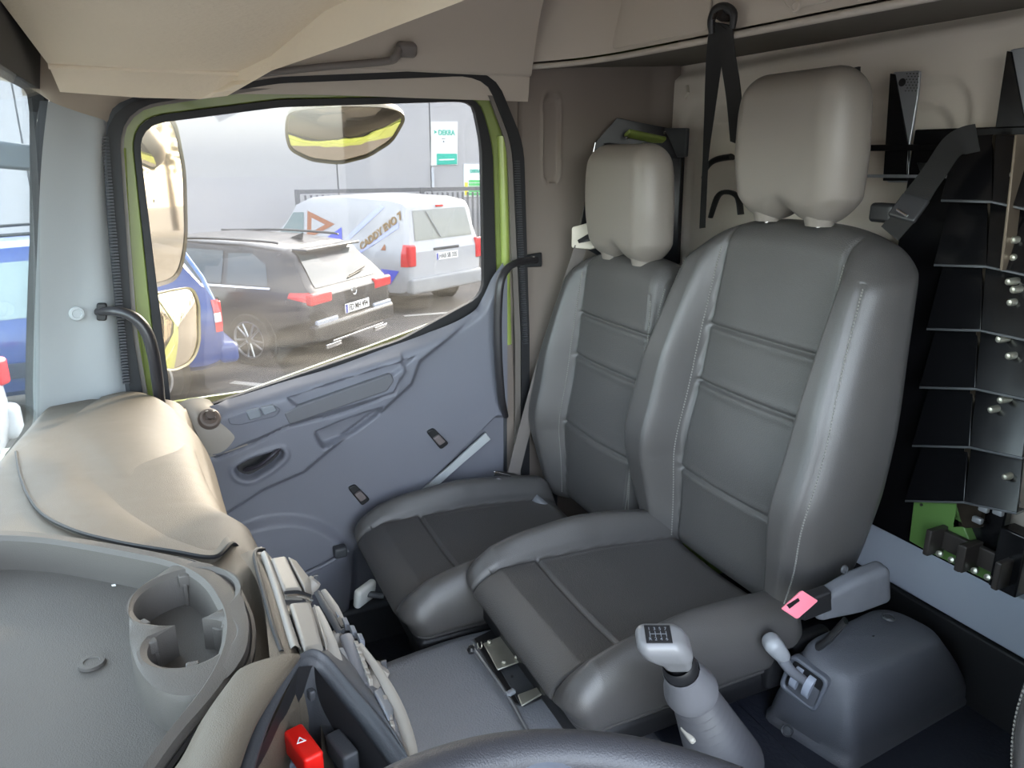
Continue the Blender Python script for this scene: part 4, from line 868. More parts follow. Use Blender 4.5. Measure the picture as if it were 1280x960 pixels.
for i in range(13): prof += [(0.027+0.0025*i, -0.136-0.020*i), (0.034+0.0025*i, -0.146-0.020*i)]
g.lathe(prof, k0, axd, 32); g.ob('bellows', mat('bellows_grey', (66, 66, 70), 0.5), GLV)
g = G(); g.rbox((0.012, 0.010, 0.03), 0.004, 3, frame(P(860, 918, z=.50), axd, V(0, 1, 0)), nin=1); g.ob('range_switch', CONSM, GLV)

# ================================================================== PARKING BRAKE CONSOLE
BC = thing('brake_console', 'dark grey moulded parking brake console on the floor between the seats', 'brake console', (0, -0.8, 0.28))
zt, zb = 0.455, 0.285
tp = [P(992, 812, z=.45), P(1062, 862, z=.43), P(1190, 800, z=.455), P(1106, 757, z=.465)]
bt_ = [P(955, 893, z=zb), P(1062, 962, z=zb), P(1215, 872, z=zb), P(1120, 790, z=zb)]
def brk():
    g = G(); rowsB = []
    bot = resample(rounded(bt_, 0.03, 8), 96); base2 = [p+V(0, 0, 0.0) for p in bot]; c_ = sum(bot, V(0, 0, 0))/96
    top = resample(rounded(tp, 0.055, 8), 96); ct = sum(top, V(0, 0, 0))/96
    k = min(range(96), key=lambda i: ((top[i]-ct).normalized()-(bot[0]-c_).normalized()).length); top = top[k:]+top[:k]
    fl = [c_+(p-c_)*1.04 for p in bot]
    rows = [[p+V(0, 0, -0.006) for p in fl], [p+V(0, 0, 0.006) for p in fl], [p+V(0, 0, 0.012) for p in bot]]
    for t in (.12, .3, .5, .7, .85, .94): rows.append([bot[i].lerp(top[i], t**1.15 if False else t)+V(0, 0, 0.012*(1-t)) + (bot[i]-c_)*0.05*math.sin(math.pi*t) for i in range(96)])
    rows.append([top[i]+V(0, 0, 0.0) for i in range(96)])
    for s_, dz in ((.96, .006), (.88, .012), (.7, .016), (.4, .018), (.02, .019)): rows.append([ct.lerp(top[i], s_)+V(0, 0, dz) for i in range(96)])
    g.grid(rows, closed=True); return g.ob('console_shell', mat('brake_console_grey', (78, 80, 86), 0.5, bump=0.35, bscale=600), BC, angle=60)
brk()
# front opening with gate
fa, fb = P(962, 860, z=.36), P(1048, 905, z=.36)
a_, b_, c_2 = tp[1]-tp[0], bt_[0]-tp[0], tp[0]; nrm = a_.cross(b_).normalized(); nrm = nrm if nrm.dot(CAM-tp[0]) > 0 else -nrm
f0 = onpl(1006, 853, tp[0].lerp(tp[1], .5)+nrm*0.006, nrm)
ux = a_.normalized(); ux = (ux-nrm*ux.dot(nrm)).normalized(); uy = nrm.cross(ux)
Mf = Matrix(((ux.x, uy.x, nrm.x, f0.x), (ux.y, uy.y, nrm.y, f0.y), (ux.z, uy.z, nrm.z, f0.z), (0, 0, 0, 1)))
def rl(w_, h_, z_, r_): return resample(rounded([Mf @ V(-w_, -h_, z_), Mf @ V(w_, -h_, z_), Mf @ V(w_, h_, z_), Mf @ V(-w_, h_, z_)], r_, 5), 64)
g = G(); g.ring(rl(.040, .040, -.012, .014), rl(.032, .032, -.012, .010), nrm*0.020); g.ob('gate_frame', mat('gate_grey', (92, 96, 104), 0.4), BC, bevel=0.003)
g = G(); g.prism(rl(.034, .034, -.006, .01), nrm*0.008); g.ob('gate_plate', BLK, BC, smooth=False)
for dx in (-0.014, 0.012):
    g = G(); pr = [Mf @ V(dx-0.008+0.0, 0.012*math.cos(a)*2, 0.002+0.016*math.sin(a)) for a in np.linspace(0, math.pi, 12)]; g.prism(pr, ux*0.014); g.ob('gate_drum', mat('drum_grey', (150, 156, 168), 0.25), BC, bevel=0.001)
kb_ = P(972, 812, z=.475)
g = G(); g.tube([f0+nrm*0.005+uy*0.006, f0.lerp(kb_, .5)+nrm*0.01, kb_+V(0, 0, 0.0)], [0.009, 0.010, 0.012], 14, smooth=5); g.ob('lever_stem', mat('lever_grey', (108, 110, 116), 0.4), BC)
def ldf(v):
    s = v[:, 0]/0.064+0.5; o = v.copy(); o[:, 1] *= interp(s, [0, .4, 1], [1, .95, .6]); o[:, 2] *= interp(s, [0, .4, 1], [1, .95, .7]); return o
ud = (f0-kb_).normalized(); g = G(); g.rbox((0.064, 0.044, 0.036), 0.0172, 7, frame(kb_-ud*0.002, ud, V(0, 0, 1).cross(ud)), ldf, nin=3); g.ob('lever_knob', mat('lever_light', (140, 142, 146), 0.35), BC)
def plug(px, py, z, r, n_): g = G(); g.lathe([(0.0001, .003), (r*.6, .0025), (r*.7, .001), (r*.9, .003), (r, 0)], P(px, py, z=z), n_, 24); g.ob('plug', DKP, BC)
plug(1111, 772, .482, .013, (0, 0, 1)); plug(984, 913, .318, .012, (-0.3, 0.8, 0.4))

# ================================================================== BUCKLE, BRACKET, SMALL FLOOR ITEMS
BU = thing('belt_buckle', 'seat belt buckle with pink release button in a dusty grey boot', 'buckle', tuple(P(1060, 770, z=.45)))
pa_, pb_ = P(1006, 752, x=-0.01), P(1085, 722, x=-0.035)
ax_b = (pb_-pa_).normalized(); sd_ = Vector((1, 0, 0)); sd_ = (sd_-ax_b*sd_.dot(ax_b)).normalized(); Mb = Matrix(((ax_b.x, 0, sd_.x, 0), (ax_b.y, 0, sd_.y, 0), (ax_b.z, 0, sd_.z, 0), (0, 0, 0, 1)))
vb = sd_.cross(ax_b).normalized()
def mb(o): return Matrix(((ax_b.x, vb.x, sd_.x, o.x), (ax_b.y, vb.y, sd_.y, o.y), (ax_b.z, vb.z, sd_.z, o.z), (0, 0, 0, 1)))
def bt2(v):
    s = v[:, 0]/0.14+0.5; o = v.copy(); o[:, 1] *= interp(s, [0, .2, .55, 1], [.62, .72, 1.0, 1.0]); o[:, 2] *= interp(s, [0, .3, 1], [.8, .9, 1]); return o
g = G(); g.rbox((0.150, 0.080, 0.040), 0.014, 6, mb(P(1062, 742, x=-0.045)), bt2, nin=5); g.ob('boot', mat('dusty_boot', (84, 86, 92), 0.7, bump=0.4, bscale=60, var=0.25, vscale=25), BU)
g = G(); g.lathe([(0.0001, .001), (.004, .001), (.0045, .0025), (.007, .002), (.0075, -.002)], P(1056, 712, x=-0.066), (-1, 0, 0.1), 20); g.ob('rivet', DKP, BU)
ctr = P(999, 757, x=-0.03)
g = G(); g.rbox((0.060, 0.044, 0.024), 0.005, 4, mb(ctr+ax_b*0.030+V(0, 0, -0.006)), nin=2); g.ob('buckle_body', BLK, BU)
bq = [P(978, 761, x=-0.05), P(1003, 738, x=-0.048), P(1023, 751, x=-0.048), P(997, 774, x=-0.05)]
g = G(); g.prism(rounded(bq, 0.004, 3), V(0.004, 0.0, -0.002)); pbn = g.ob('release_button', PINK, BU, bevel=0.0025)
g = G(); g.prism([P(984, 757, x=-0.0515), P(998, 748, x=-0.0500), P(1000, 751, x=-0.0498), P(987, 761, x=-0.0512)], V(0.002, 0, 0)); g.ob('tongue_slot', BLK, pbn, smooth=False)
g = G(); g.tube([V(-0.035, -0.66, .53), V(-0.01, -0.64, .47), V(0.04, -0.62, 0.40)], .012, 10, smooth=4, flat=.5); g.ob('stalk', BLK, BU)
# zinc latch bracket on the tunnel
LB = thing('latch_bracket', 'zinc seat latch bracket with rod on the tunnel in front of the middle seat', 'bracket', tuple(P(640, 830, z=.336)))
def zq(name, q, z, h, m, bev=0.0015): g = G(); g.prism([P(a, b, z=z) for a, b in q], V(0, 0, h)); return g.ob(name, m, LB, bevel=bev)
zq('recess_rim', [(592, 800), (626, 783), (664, 796), (700, 862), (655, 884), (640, 880)], .337, .004, BLK)
bpl = zq('base_plate', [(605, 803), (634, 795), (692, 862), (650, 882)], .342, .004, DKP)
tpz = zq('top_plate', [(604, 806), (637, 792), (659, 825), (622, 839)], .352, .004, STEEL)
for a, b in ((612, 803), (631, 798), (646, 822), (630, 828)): g = G(); g.lathe([(.005, 0), (.005, .003), (.003, .005), (.0001, .005)], P(a, b, z=.357), n=14); g.ob('rivet', STEEL, tpz)
zq('end_plate', [(647, 870), (684, 856), (688, 863), (652, 884)], .350, .004, STEEL)
for a, b in ((640, 846), (657, 840)): g = G(); g.lathe([(.003, 0), (.003, .002), (.0001, .002)], P(a, b, z=.346), n=14); g.ob('bolt_hole', BLK, bpl)
pst('push_rod', [(590, 808, .358), (612, 838, .358), (636, 872, .352), (655, 906, .348), (672, 935, .345)], [.006, .0045, .0045, .004, .004], mat('rod_grey', (128, 130, 134), .3, metal=.6), 1.0, LB)
g = G(); g.lathe([(.0001, .008), (.006, .007), (.009, 0), (.006, -.007), (.0001, -.008)], P(589, 812, z=.36), n=16); g.ob('rod_ball', BLK, LB)
g = G(); pts = [P(603, 806, z=.358)+V(math.cos(q)*.006, q*0.0014, math.sin(q)*.006) for q in np.linspace(0, 22, 90)]; g.tube(pts, .0012, 6); g.ob('spring', STEEL, LB)
g = G(); g.rbox((.022, .012, .010), .004, 4, frame(P(638, 866, z=.355), V(.3, -1, 0), V(1, 0, 0)), nin=1); g.ob('rod_clamp', MIDP, LB)
# pale seat adjusting knob
AK = thing('adjuster_paddle', 'pale oval seat adjusting knob beside the front of the window seat cushion', 'knob', tuple(P(456, 742, z=.33)))
g = G(); g.rbox((.070, .055, .022), .0105, 6, frame(P(456, 742, x=.78), V(.25, -.35, .0), V(0, .3, -1)), nin=3); g.ob('paddle', mat('pale_knob', (186, 186, 182), .45), AK)
g = G(); g.tube([P(456, 742, x=.78), P(480, 745, x=.76)], .008, 10); g.ob('stem', DKP, AK)
# orange item on the footwell floor
OT = thing('orange_strap', 'small orange strap end on the dark footwell floor beside the tunnel', 'strap', tuple(P(491, 862, z=.02)))
g = G(); g.rbox((.10, .03, .012), .005, 4, frame(P(499, 860, z=.03), V(.9, .4, 0), V(-.4, .9, 0)), nin=2); g.ob('strap_end', ORANGE, OT)
# belt retractor between the window seat and the door
BR = thing('belt_stalk', 'black belt buckle stalk between the window seat back and the door', 'buckle', tuple(P(630, 610, x=1.0)))
g = G(); g.rbox((.05, .075, .07), .012, 4, frame(P(632, 606, x=.975), V(1, .1, 0), V(0, 1, .3)), nin=2); g.ob('housing', BLK, BR)
for k in range(2): g = G(); g.rbox((.004, .06, .008), .002, 2, frame(P(628+k*3, 593+k*10, x=.945), V(1, 0, 0), V(0, 1, .45)), nin=1); g.ob('bright_bar', CHR, BR)
g = G(); g.lathe([(.0001, .01), (.014, .008), (.018, 0)], P(622, 603, x=.945), (-1, .2, .2), 20); g.ob('reel_cap', mat('reel_grey', (80, 76, 80), .3), BR)
g = G(); g.cyl(P(668, 622, x=.90), P(690, 640, x=.86), .012, .012); g.ob('stalk', mat('stalk_grey', (110, 112, 116), .45), BR)
# pale lever between the two seat backs
SL = thing('recline_lever', 'small pale recline lever between the two passenger seat backs', 'lever', tuple(P(810, 612, y=-.62)))
g = G(); g.rbox((.012, .012, .050), .004, 3, frame(P(811, 608, y=-.62), V(1, 0, -.5), V(0, 1, 0)), nin=1); g.ob('lever_tip', mat('pale_knob', (186, 186, 182), .45), SL)
# ================================================================== THINGS ON THE BACK WALL
RK = thing('steel_rack', 'black steel rack of overlapping plates bolted on a strip against the back wall', 'rack', (0.05, -0.95, 0.56))
yR = -0.93
st = [P(1240, 168, y=yR), P(1275, 168, y=yR), P(1262, 330, y=yR), P(1238, 560, y=yR), P(1225, 660, y=yR), P(1190, 660, y=yR), P(1205, 560, y=yR), P(1228, 330, y=yR)]
g = G(); g.prism(st, V(0, -0.012, 0)); g.ob('bolt_strip', mat('strip_steel', (70, 62, 54), 0.3, metal=0.7, var=.2, vscale=30), RK, bevel=0.002)
g = G(); g.prism([P(1268, 168, y=yR+.05), P(1271, 168, y=yR+.05), P(1253, 338, y=yR+.05), P(1249, 338, y=yR+.05)], V(0, -.03, 0)); g.ob('edge_strip', mat('edge_tan', (112, 100, 86), .35, metal=.4), RK, bevel=.001)
lv = [168, 249, 330, 410, 483, 556, 625]
for i in range(6):
    y0, y1 = lv[i], lv[i+1]; sh = (i+1)*7
    xl0, xl1 = 1196-i*9, 1184-i*9
    tl = P(xl0, y0+3, y=yR-0.005); tr = P(1240-i*6, y0, y=yR-0.005); br = P(1240-i*7, y1+2, y=yR+0.035); bl = P(xl1-8, y1, y=yR+0.035)
    g = G(); g.prism([tl, tr, br, bl], V(0, -0.005, 0)); pl = g.ob('plate', BLKG, RK, bevel=0.001)
    g = G(); g.prism([bl, br, br+V(0, -0.028, 0.002), bl+V(0, -0.028, 0.002)], V(0, 0, -0.0045)); g.ob('plate_lip', mat('lip_steel', (104, 106, 110), .3, metal=.6), pl, bevel=0.001)
    tl2 = P(1244-i*6, y0, y=yR+0.004); tr2 = P(1310-i*6, y0+6, y=yR+0.004); br2 = P(1306-i*7, y1+16, y=yR+0.04); bl2 = P(1240-i*7, y1+2, y=yR+0.04)
    g = G(); g.prism([tl2, tr2, br2, bl2], V(0, -0.005, 0)); pl = g.ob('plate', BLKG, RK, bevel=0.001)
    g = G(); g.prism([bl2, br2, br2+V(0, -0.028, 0.002), bl2+V(0, -0.028, 0.002)], V(0, 0, -0.0045)); g.ob('plate_lip', mat('lip_steel', (104, 106, 110), .3, metal=.6), pl, bevel=0.001)
for a, b in ((1268, 300), (1268, 322), (1262, 352), (1268, 362), (1264, 378), (1262, 445), (1250, 424), (1252, 500), (1240, 512), (1268, 218), (1258, 596)):
    p = P(a, b, y=yR+0.03); g = G(); g.lathe([(.0065, -.02), (.0065, .003), (.0045, .006), (.0001, .007)], p, (0, 1, 0), 16); g.ob('bolt', STEEL, RK)
for a, b, c in ((1197, 614, 12), (1215, 622, 9), (1236, 617, 10), (1230, 636, 12), (1248, 640, 12), (1222, 650, 14), (1268, 628, 10)):
    g = G(); g.rbox((0.018, 0.01, 0.012), 0.003, 2, Matrix.Translation(P(a, b, y=yR+0.02)), nin=1); g.ob('lug', BSTEEL, RK)
g = G(); g.box((0.045, yR-0.03, 0.985), (0.31, 0.02, 0.83)); g.ob('back_plate', BLKG, RK, bevel=0.003)
# green mounting bracket with clamps
GB = thing('green_bracket', 'green painted mounting bracket with dark clamps below the black steel rack', 'bracket', (0.0, -0.97, 0.56))
q = [P(1142, 624, y=-.93), P(1195, 626, y=-.93), P(1206, 662, y=-.93), P(1218, 690, y=-.93), P(1262, 712, y=-.93), P(1250, 734, y=-.93), P(1205, 712, y=-.93), P(1160, 690, y=-.93), P(1136, 676, y=-.93)]
g = G(); g.prism(q, V(0, -0.05, 0)); g.ob('plate', GREEND, GB, bevel=0.002)
g = G(); g.lathe([(.003, 0), (.003, .002), (.0001, .002)], P(1152, 631, y=-.929), (0, 1, 0), 12); g.ob('hole', BLK, GB)
for a, b in ((1187, 684), (1232, 705)):
    o0 = P(a, b, y=-.90); m = mat('clamp_black', (48, 44, 42), 0.4)
    for dx in (-0.035, 0.03): g = G(); g.rbox((0.012, 0.05, 0.055), 0.003, 3, Matrix.Translation(o0+V(dx, -.0, 0.0)), nin=1); g.ob('clamp_cheek', m, GB)
    g = G(); g.rbox((0.07, 0.012, 0.04), 0.003, 3, Matrix.Translation(o0+V(0, -.02, 0.0)), nin=1); g.ob('clamp_back', m, GB)
    for k in range(2): g = G(); g.lathe([(.006, 0), (.006, .006), (.0001, .008)], o0+V(-0.01+0.025*k, 0.0, -0.022), (0, 1, .3), 14); g.ob('bolt', STEEL, GB)
g = G(); g.box(P(1268, 700, y=-.93), (.05, .04, .12)); g.ob('clamp_block', BLKG, GB, bevel=.003)
# shiny slotted brackets and the dark cross bars
def bplate(name, label, q, y, hole=None):
    t = thing(name, label, 'bracket', tuple(P(*q[2], y=y))); g = G(); g.prism(rounded([P(a, b, y=y) for a, b in q], 0.006, 3), V(0, -0.006, 0)); g.ob('strip', BSTEEL, t, bevel=0.0015)
    g = G(); g.prism([P(q[0][0]-1, q[0][1]+2, y=y-.003), P(q[0][0]+5, q[0][1]+3, y=y-.003), P(q[0][0]+22, q[0][1]+94, y=y-.003), P(q[-1][0]+26, q[-2][1]-2, y=y-.003), P(q[-2][0]-2, q[-2][1]-2, y=y-.003)], V(0, .006, 0)); g.ob('folded_flange', BLKG, t, bevel=.001)
    if hole: g = G(); g.lathe([(.0075, 0), (.0075, .0015), (.0001, .0015)], P(*hole, y=y+.0005), (0, 1, 0), 20); g.ob('hole', BLK, t)
    return t
t = bplate('wall_bracket', 'polished steel strap bracket with a round hole, left of the black rack', [(1116, 90), (1150, 88), (1146, 125), (1136, 185), (1136, 228), (1108, 228), (1110, 160)], -0.955, (1128, 103))
g = G()
for i in range(7):
    for j in range(4): g.lathe([(.0011, 0), (.0011, .0012), (.0001, .0014)], P(1134+j*4.2+(i % 2)*2-i*.3, 92+i*3.6, y=-.954), (0, 1, 0), 6)
g.ob('perforation', BLK, t)['kind'] = 'stuff'
bplate('wall_bracket', 'polished steel strap bracket at the right edge above the rack', [(1262, 62), (1300, 56), (1296, 110), (1288, 166), (1248, 166), (1254, 110)], -0.955)
CB = thing('cross_bar', 'black cross bars running behind the middle headrest to the rack', 'bar', (0.3, -0.94, 1.33))
g = G(); g.prism([P(1082, 181, y=-.94), P(1188, 180, y=-.94), P(1188, 188, y=-.94), P(1082, 189, y=-.94)], V(0, -.02, 0)); g.ob('upper_bar', BLKG, CB, bevel=.002)
g = G(); g.prism([P(1082, 218, y=-.94), P(1200, 219, y=-.94), P(1200, 223, y=-.94), P(1082, 222, y=-.94)], V(0, -.015, 0)); g.ob('lower_bar', BSTEEL, CB, bevel=.001)
g = G(); g.prism([P(1145, 203, y=-.938), P(1178, 205, y=-.938), P(1183, 218, y=-.938), P(1150, 216, y=-.938)], V(0, -.015, 0)); g.ob('catch', BLK, CB, bevel=.002)
g = G(); g.prism([P(1196, 206, y=-.937), P(1204, 206, y=-.937), P(1201, 220, y=-.937), P(1194, 220, y=-.937)], V(0, -.006, 0)); g.ob('tag', WHT, CB)
g = G(); g.tube([P(1072, 84, y=-.95), P(1071, 120, y=-.95)], .006, 8); g.ob('guide_pin', BLK, CB)
# seat belts
def belt(name, label, segs, loc):
    t = thing(name, label, 'seat belt', loc)
    for pts, wd, wl in segs: g = G(); g.ribbon(pts, wl, wd, 0.0009, 8); g.ob('webbing', BELT, t, angle=80)
    return t
yb0 = -0.665
t = belt('seat_belt', 'black seat belt hanging from its loop on the rear header above the middle seat', [
    ([P(898, 30, y=-.665), P(893, 70, y=-.70), P(887, 140, y=-.78), P(882, 200, y=-.83), P(878, 285, y=-.86)], [.044, .036, .024, .014, .016], [V(1, 0, 0), V(1, .3, 0), V(.8, 1, 0), V(.5, 1.2, 0), V(.3, 1.2, 0)]),
    ([P(906, 30, y=-.668), P(910, 70, y=-.70), P(917, 120, y=-.76), P(922, 180, y=-.82)], [.040, .042, .044, .044], [V(1, 0, 0)]*4)], tuple(P(903, 18, y=-.66)))
g = G(); g.tube([P(890, 42, y=-.655), P(889, 26, y=-.65), P(896, 12, y=-.655), P(908, 10, y=-.66), P(917, 18, y=-.665), P(915, 36, y=-.665)], [.006, .008, .010, .010, .008, .006], 12, smooth=5); g.ob('guide_loop', BLK, t)
g = G(); g.lathe([(.012, -.02), (.014, 0), (.012, .010), (.0001, .011)], P(903, 17, y=-.66), (0, 1, .1), 24); g.lathe([(.006, .01), (.006, .014), (.0001, .015)], P(899, 22, y=-.66), (0, 1, .1), 12); g.ob('anchor_bolt', mat('anchor_dark', (52, 48, 46), .3, metal=.5), t)
t = belt('seat_belt', 'black seat belt drawn from the top of the rack to the middle seat shoulder', [
    ([P(1222, 172, y=-.90), P(1205, 176, y=-.885), P(1188, 186, y=-.87), P(1168, 215, y=-.855), P(1150, 240, y=-.84), P(1128, 272, y=-.81), P(1112, 292, y=-.80)], [.050]*7, [V(.5, -.2, 1.2)]*2+[V(1, -.3, .9)]*5)], tuple(P(1222, 172, y=-.9)))
g = G(); pA, pB = P(1146, 246, y=-.836), P(1126, 274, y=-.806); dd = (pB-pA).normalized(); g.rbox(((pB-pA).length, .050, .010), .004, 3, frame(pA.lerp(pB, .5), dd, V(1, -.3, .9)), nin=2); g.ob('belt_keeper', mat('keeper', (52, 52, 54), .4), t)
g = G(); g.tube([P(1124, 262, y=-.80)+V(0, .006, 0), P(1137, 270, y=-.80)+V(0, .006, 0)], .0025, 8); g.ob('keeper_edge', CHR, t)
g = G(); g.rbox((.05, .03, .035), .008, 4, Matrix.Translation(P(1106, 266, y=-.82)), nin=2); g.ob('belt_outlet', BLK, t)
HK = thing('belt_hook', 'black plastic hook and clip on the back wall between the two headrests', 'hook', tuple(P(898, 205, y=-.95)))
g = G(); g.tube([P(878, 222, y=-.99), P(880, 218, y=-.94), P(886, 206, y=-.93), P(897, 199, y=-.93), P(915, 196, y=-.93)], [.004, .004, .008, .011, .012], 10, smooth=5, flat=.6); g.ob('hook_arm', BLK, HK)
g = G(); g.tube([P(888, 272, y=-.93), P(897, 246, y=-.93), P(908, 240, y=-.93), P(922, 246, y=-.93), P(926, 268, y=-.93)], [.008, .010, .010, .010, .010], 10, smooth=5, flat=.6); g.ob('clip_body', BLK, HK)
g = G(); g.tube([P(859, 108, y=-.975), P(860, 116, y=-.965), P(856, 122, y=-.965)], .005, 8); WH = g.ob('wall_hook', CREAM, None); tag(WH, 'tiny pale coat hook high on the back wall left of the hanging belt', 'hook')
# black seat-back frame with green strap behind the window headrest
BF = thing('panel_frame', 'angular black board with a green handle strap behind the window headrest', 'board', tuple(P(780, 290, y=-.93)))
q = [P(771, 147, x=1.03), P(826, 160, y=-.965), P(850, 162, y=-.965), P(852, 196, y=-.965), P(846, 330, y=-.965), P(790, 345, y=-.90), P(722, 305, x=1.03), P(744, 178, x=1.03)]
g = G(); g.prism(q, V(0.004, -0.015, 0)); g.ob('board', mat('board_black', (18, 19, 26), .4), BF, bevel=.002)
g = G(); g.prism([P(829, 160, y=-.925), P(858, 160, y=-.925), P(856, 196, y=-.925), P(846, 197, y=-.925), P(838, 178, y=-.925)], V(0, -.012, 0)); g.ob('corner_pad', DKP, BF, bevel=.003)
g = G(); pA, pB = P(783, 166, x=.985), P(830, 176, y=-.925); g.rbox(((pB-pA).length, .012, .030), .005, 4, frame(pA.lerp(pB, .5), pB-pA, V(0, -1, 0)), nin=2); sg_ = g.ob('green_strap', GREEN, BF)
for p in (P(784, 172, x=.98), P(804, 180, x=.955), P(831, 166, y=-.92)): g = G(); g.lathe([(.005, 0), (.005, .004), (.0001, .005)], p, (0, 1, 0), 12); g.ob('strap_rivet', CHR, sg_)
g = G(); g.tube([P(744, 178, x=1.022), P(733, 235, x=1.022), P(724, 295, x=1.022)], .0025, 8); g.ob('bright_edge', CHR, BF)
BT = thing('belt_guide', 'cream plastic belt guide on the door side shoulder of the window seat', 'belt guide', tuple(P(733, 295, x=.95)))
g = G(); q0 = [P(714, 284, x=.97), P(745, 276, x=.94), P(752, 286, x=.93), P(754, 306, x=.93), P(738, 312, x=.945), P(714, 310, x=.97)]; g.prism(rounded(q0, .006, 3), V(0.01, -.02, 0)); g.ob('guide_plate', CREAM, BT, bevel=.003)
g = G(); g.prism([P(722, 300, x=.955), P(736, 292, x=.943), P(741, 296, x=.940), P(739, 301, x=.940), P(724, 304, x=.955)], V(-.002, 0.002, 0)); g.ob('guide_slot', BLK, BT)
g = G(); g.ribbon([P(726, 308, x=.965), P(706, 370, x=.985), P(680, 450, x=1.0), P(655, 540, x=1.0), P(640, 600, x=.985)], V(0, 1, .1), .040, .0009, 8); BLT = g.ob('seat_belt', mat('belt_grey', (106, 100, 96), .8, bump=.4, bscale=800), None); tag(BLT, 'grey belt webbing running down beside the window seat back to its buckle', 'seat belt')
# ================================================================== OUTSIDE
GZ = -1.10
g = G(); g.box((30, 0, GZ-0.05), (260, 260, 0.1)); gm = mat('asphalt', (90, 86, 84), 0.85, bump=0.8, bscale=40, var=0.18, vscale=1.2); go = g.ob('floor', gm, smooth=False); go.name = 'ground'; go['kind'] = 'structure'
# ---- pale factory wall in panels
BW = thing('factory_wall', 'long pale blue-white factory wall panels behind the parked cars', 'building', (18.0, 0, GZ))
wm = mat('wall_panel_white', (166, 163, 165), 0.6, var=0.02, vscale=0.5)
yy = [34, 26, 18, 10, 2.73, -3.70, -6.11, -12, -18]
for i in range(len(yy)-1):
    a, b = yy[i], yy[i+1]; g = G(); g.box((18.1, (a+b)/2, GZ+2.6), (0.2, a-b-0.03, 5.2)); g.ob('wall_panel', wm, BW, bevel=0.01)
g = G(); g.box((18.16, 9, GZ+2.6), (0.18, 50, 5.1)); g.ob('joint_backing', mat('joint_grey', (150, 152, 158), .8), BW, smooth=False)
g = G(); g.box((22.2, 9, GZ+2.55), (8.0, 50, 5.0)); g.ob('hall_body', wm, BW, smooth=False)
def board(name, label, q, x):
    t = thing(name, label, 'sign', tuple(P(*q[2], x=x))); g = G(); g.prism([P(a, b, x=x) for a, b in q], V(0.03, 0, 0)); g.ob('board', mat('board_pale', (226, 230, 228), .5), t, bevel=.004); return t
TEAL = mat('teal_print', (40, 170, 150), .5); TGR = mat('green_print', (90, 190, 110), .5); YEL = mat('yellow_print', (240, 215, 60), .5)
X1 = 17.97
s1 = board('wall_sign', 'tall white sign with green company lettering on the factory wall', [(539, 152), (572, 152), (572, 206), (539, 207)], X1)
def tx(s, px, py, h, par, m, x, nm='lettering', sx=1.0):
    sc = (P(px, py, x=x)-CAM).length/F*h; M = frame(P(px, py, x=x)+V(-.012, 0, 0), V(0, -1, 0), V(0, 0, 1)); return text_ob(nm, s, sc*1.35, M, m, par, .004, bold=.004, sx=sx)
tx('DEKRA', 558, 166, 6, s1, TEAL, X1, sx=.8)
g = G(); pc = P(544, 165, x=X1-.02); g.prism([pc+V(0, .04, .05), pc+V(0, -.05, 0), pc+V(0, .04, -.05), pc+V(0, .01, 0)], V(-.01, 0, 0)); g.ob('arrow_emblem', TEAL, s1, smooth=False)
g = G(); g.prism([P(546, 192, x=X1-.01), P(571, 192, x=X1-.01), P(571, 205, x=X1-.01), P(546, 206, x=X1-.01)], V(-.02, 0, 0)); g.ob('green_field', TEAL, s1)
g = G(); g.prism([P(549, 199, x=X1-.035), P(568, 198.5, x=X1-.035), P(568, 200, x=X1-.035), P(549, 200.5, x=X1-.035)], V(-.005, 0, 0)); g.ob('white_bar', WHT, s1)
g = G(); g.prism([P(552, 173, x=X1-.01), P(557, 172.6, x=X1-.01), P(557, 173.6, x=X1-.01), P(552, 174, x=X1-.01)], V(-.005, 0, 0)); g.prism([P(553.5, 176, x=X1-.01), P(555.5, 176, x=X1-.01), P(555.5, 178, x=X1-.01), P(553.5, 178, x=X1-.01)], V(-.005, 0, 0)); g.ob('small_print', MIDP, s1)['kind'] = 'stuff'
s2 = board('wall_sign', 'smaller sign with green rows and a yellow strip beside the door window edge', [(580, 205), (612, 205), (612, 246), (580, 246)], X1)
tx('DEKRA', 594, 214, 4, s2, TEAL, X1, sx=.8)
for i in range(5): g = G(); g.prism([P(586, 225+i*4, x=X1-.01), P(610, 225+i*4, x=X1-.01), P(610, 228+i*4, x=X1-.01), P(586, 228+i*4, x=X1-.01)], V(-.01, 0, 0)); g.ob('green_row', TGR, s2)
g = G(); g.prism([P(581, 228, x=X1-.01), P(584.5, 228, x=X1-.01), P(584.5, 244, x=X1-.01), P(581, 244, x=X1-.01)], V(-.01, 0, 0)); g.ob('yellow_strip', YEL, s2)
g = G(); g.box(P(541, 222, x=X1-.02), (.06, .06, .5)); tag(g.ob('wall_box', mat('box_grey', (190, 192, 198), .5), bevel=.01), 'slim pale box fixed to the factory wall under the tall sign', 'box')
# ---- fence
FX = 16.6; fa = P(371, 237, x=FX); fz = fa.z; ye = -14.0
FN = thing('bar_fence', 'dark metal bar fence standing before the factory wall behind the white van', 'fence', (FX, fa.y, GZ))
fm_ = mat('fence_grey', (96, 96, 100), .5)
g = G(); g.box((FX, fa.y, (fz+GZ)/2), (.10, .10, fz-GZ)); fp = g.ob('post', fm_, FN, bevel=.01)
for k in range(1, 5):
    o = fp.copy(); C.objects.link(o); o.location = (0, 0, 0); o.location.y = -2.9*k
g = G(); g.box((FX, (fa.y+ye)/2, fz-.05), (.05, fa.y-ye, .09)); g.ob('top_rail', fm_, FN)
g = G(); g.box((FX, (fa.y+ye)/2, GZ+.2), (.05, fa.y-ye, .06)); g.ob('bottom_rail', fm_, FN)
g = G(); g.box((FX, fa.y-.17, (fz+GZ)/2), (.025, .045, fz-GZ-.25)); br0 = g.ob('bar', fm_, FN)
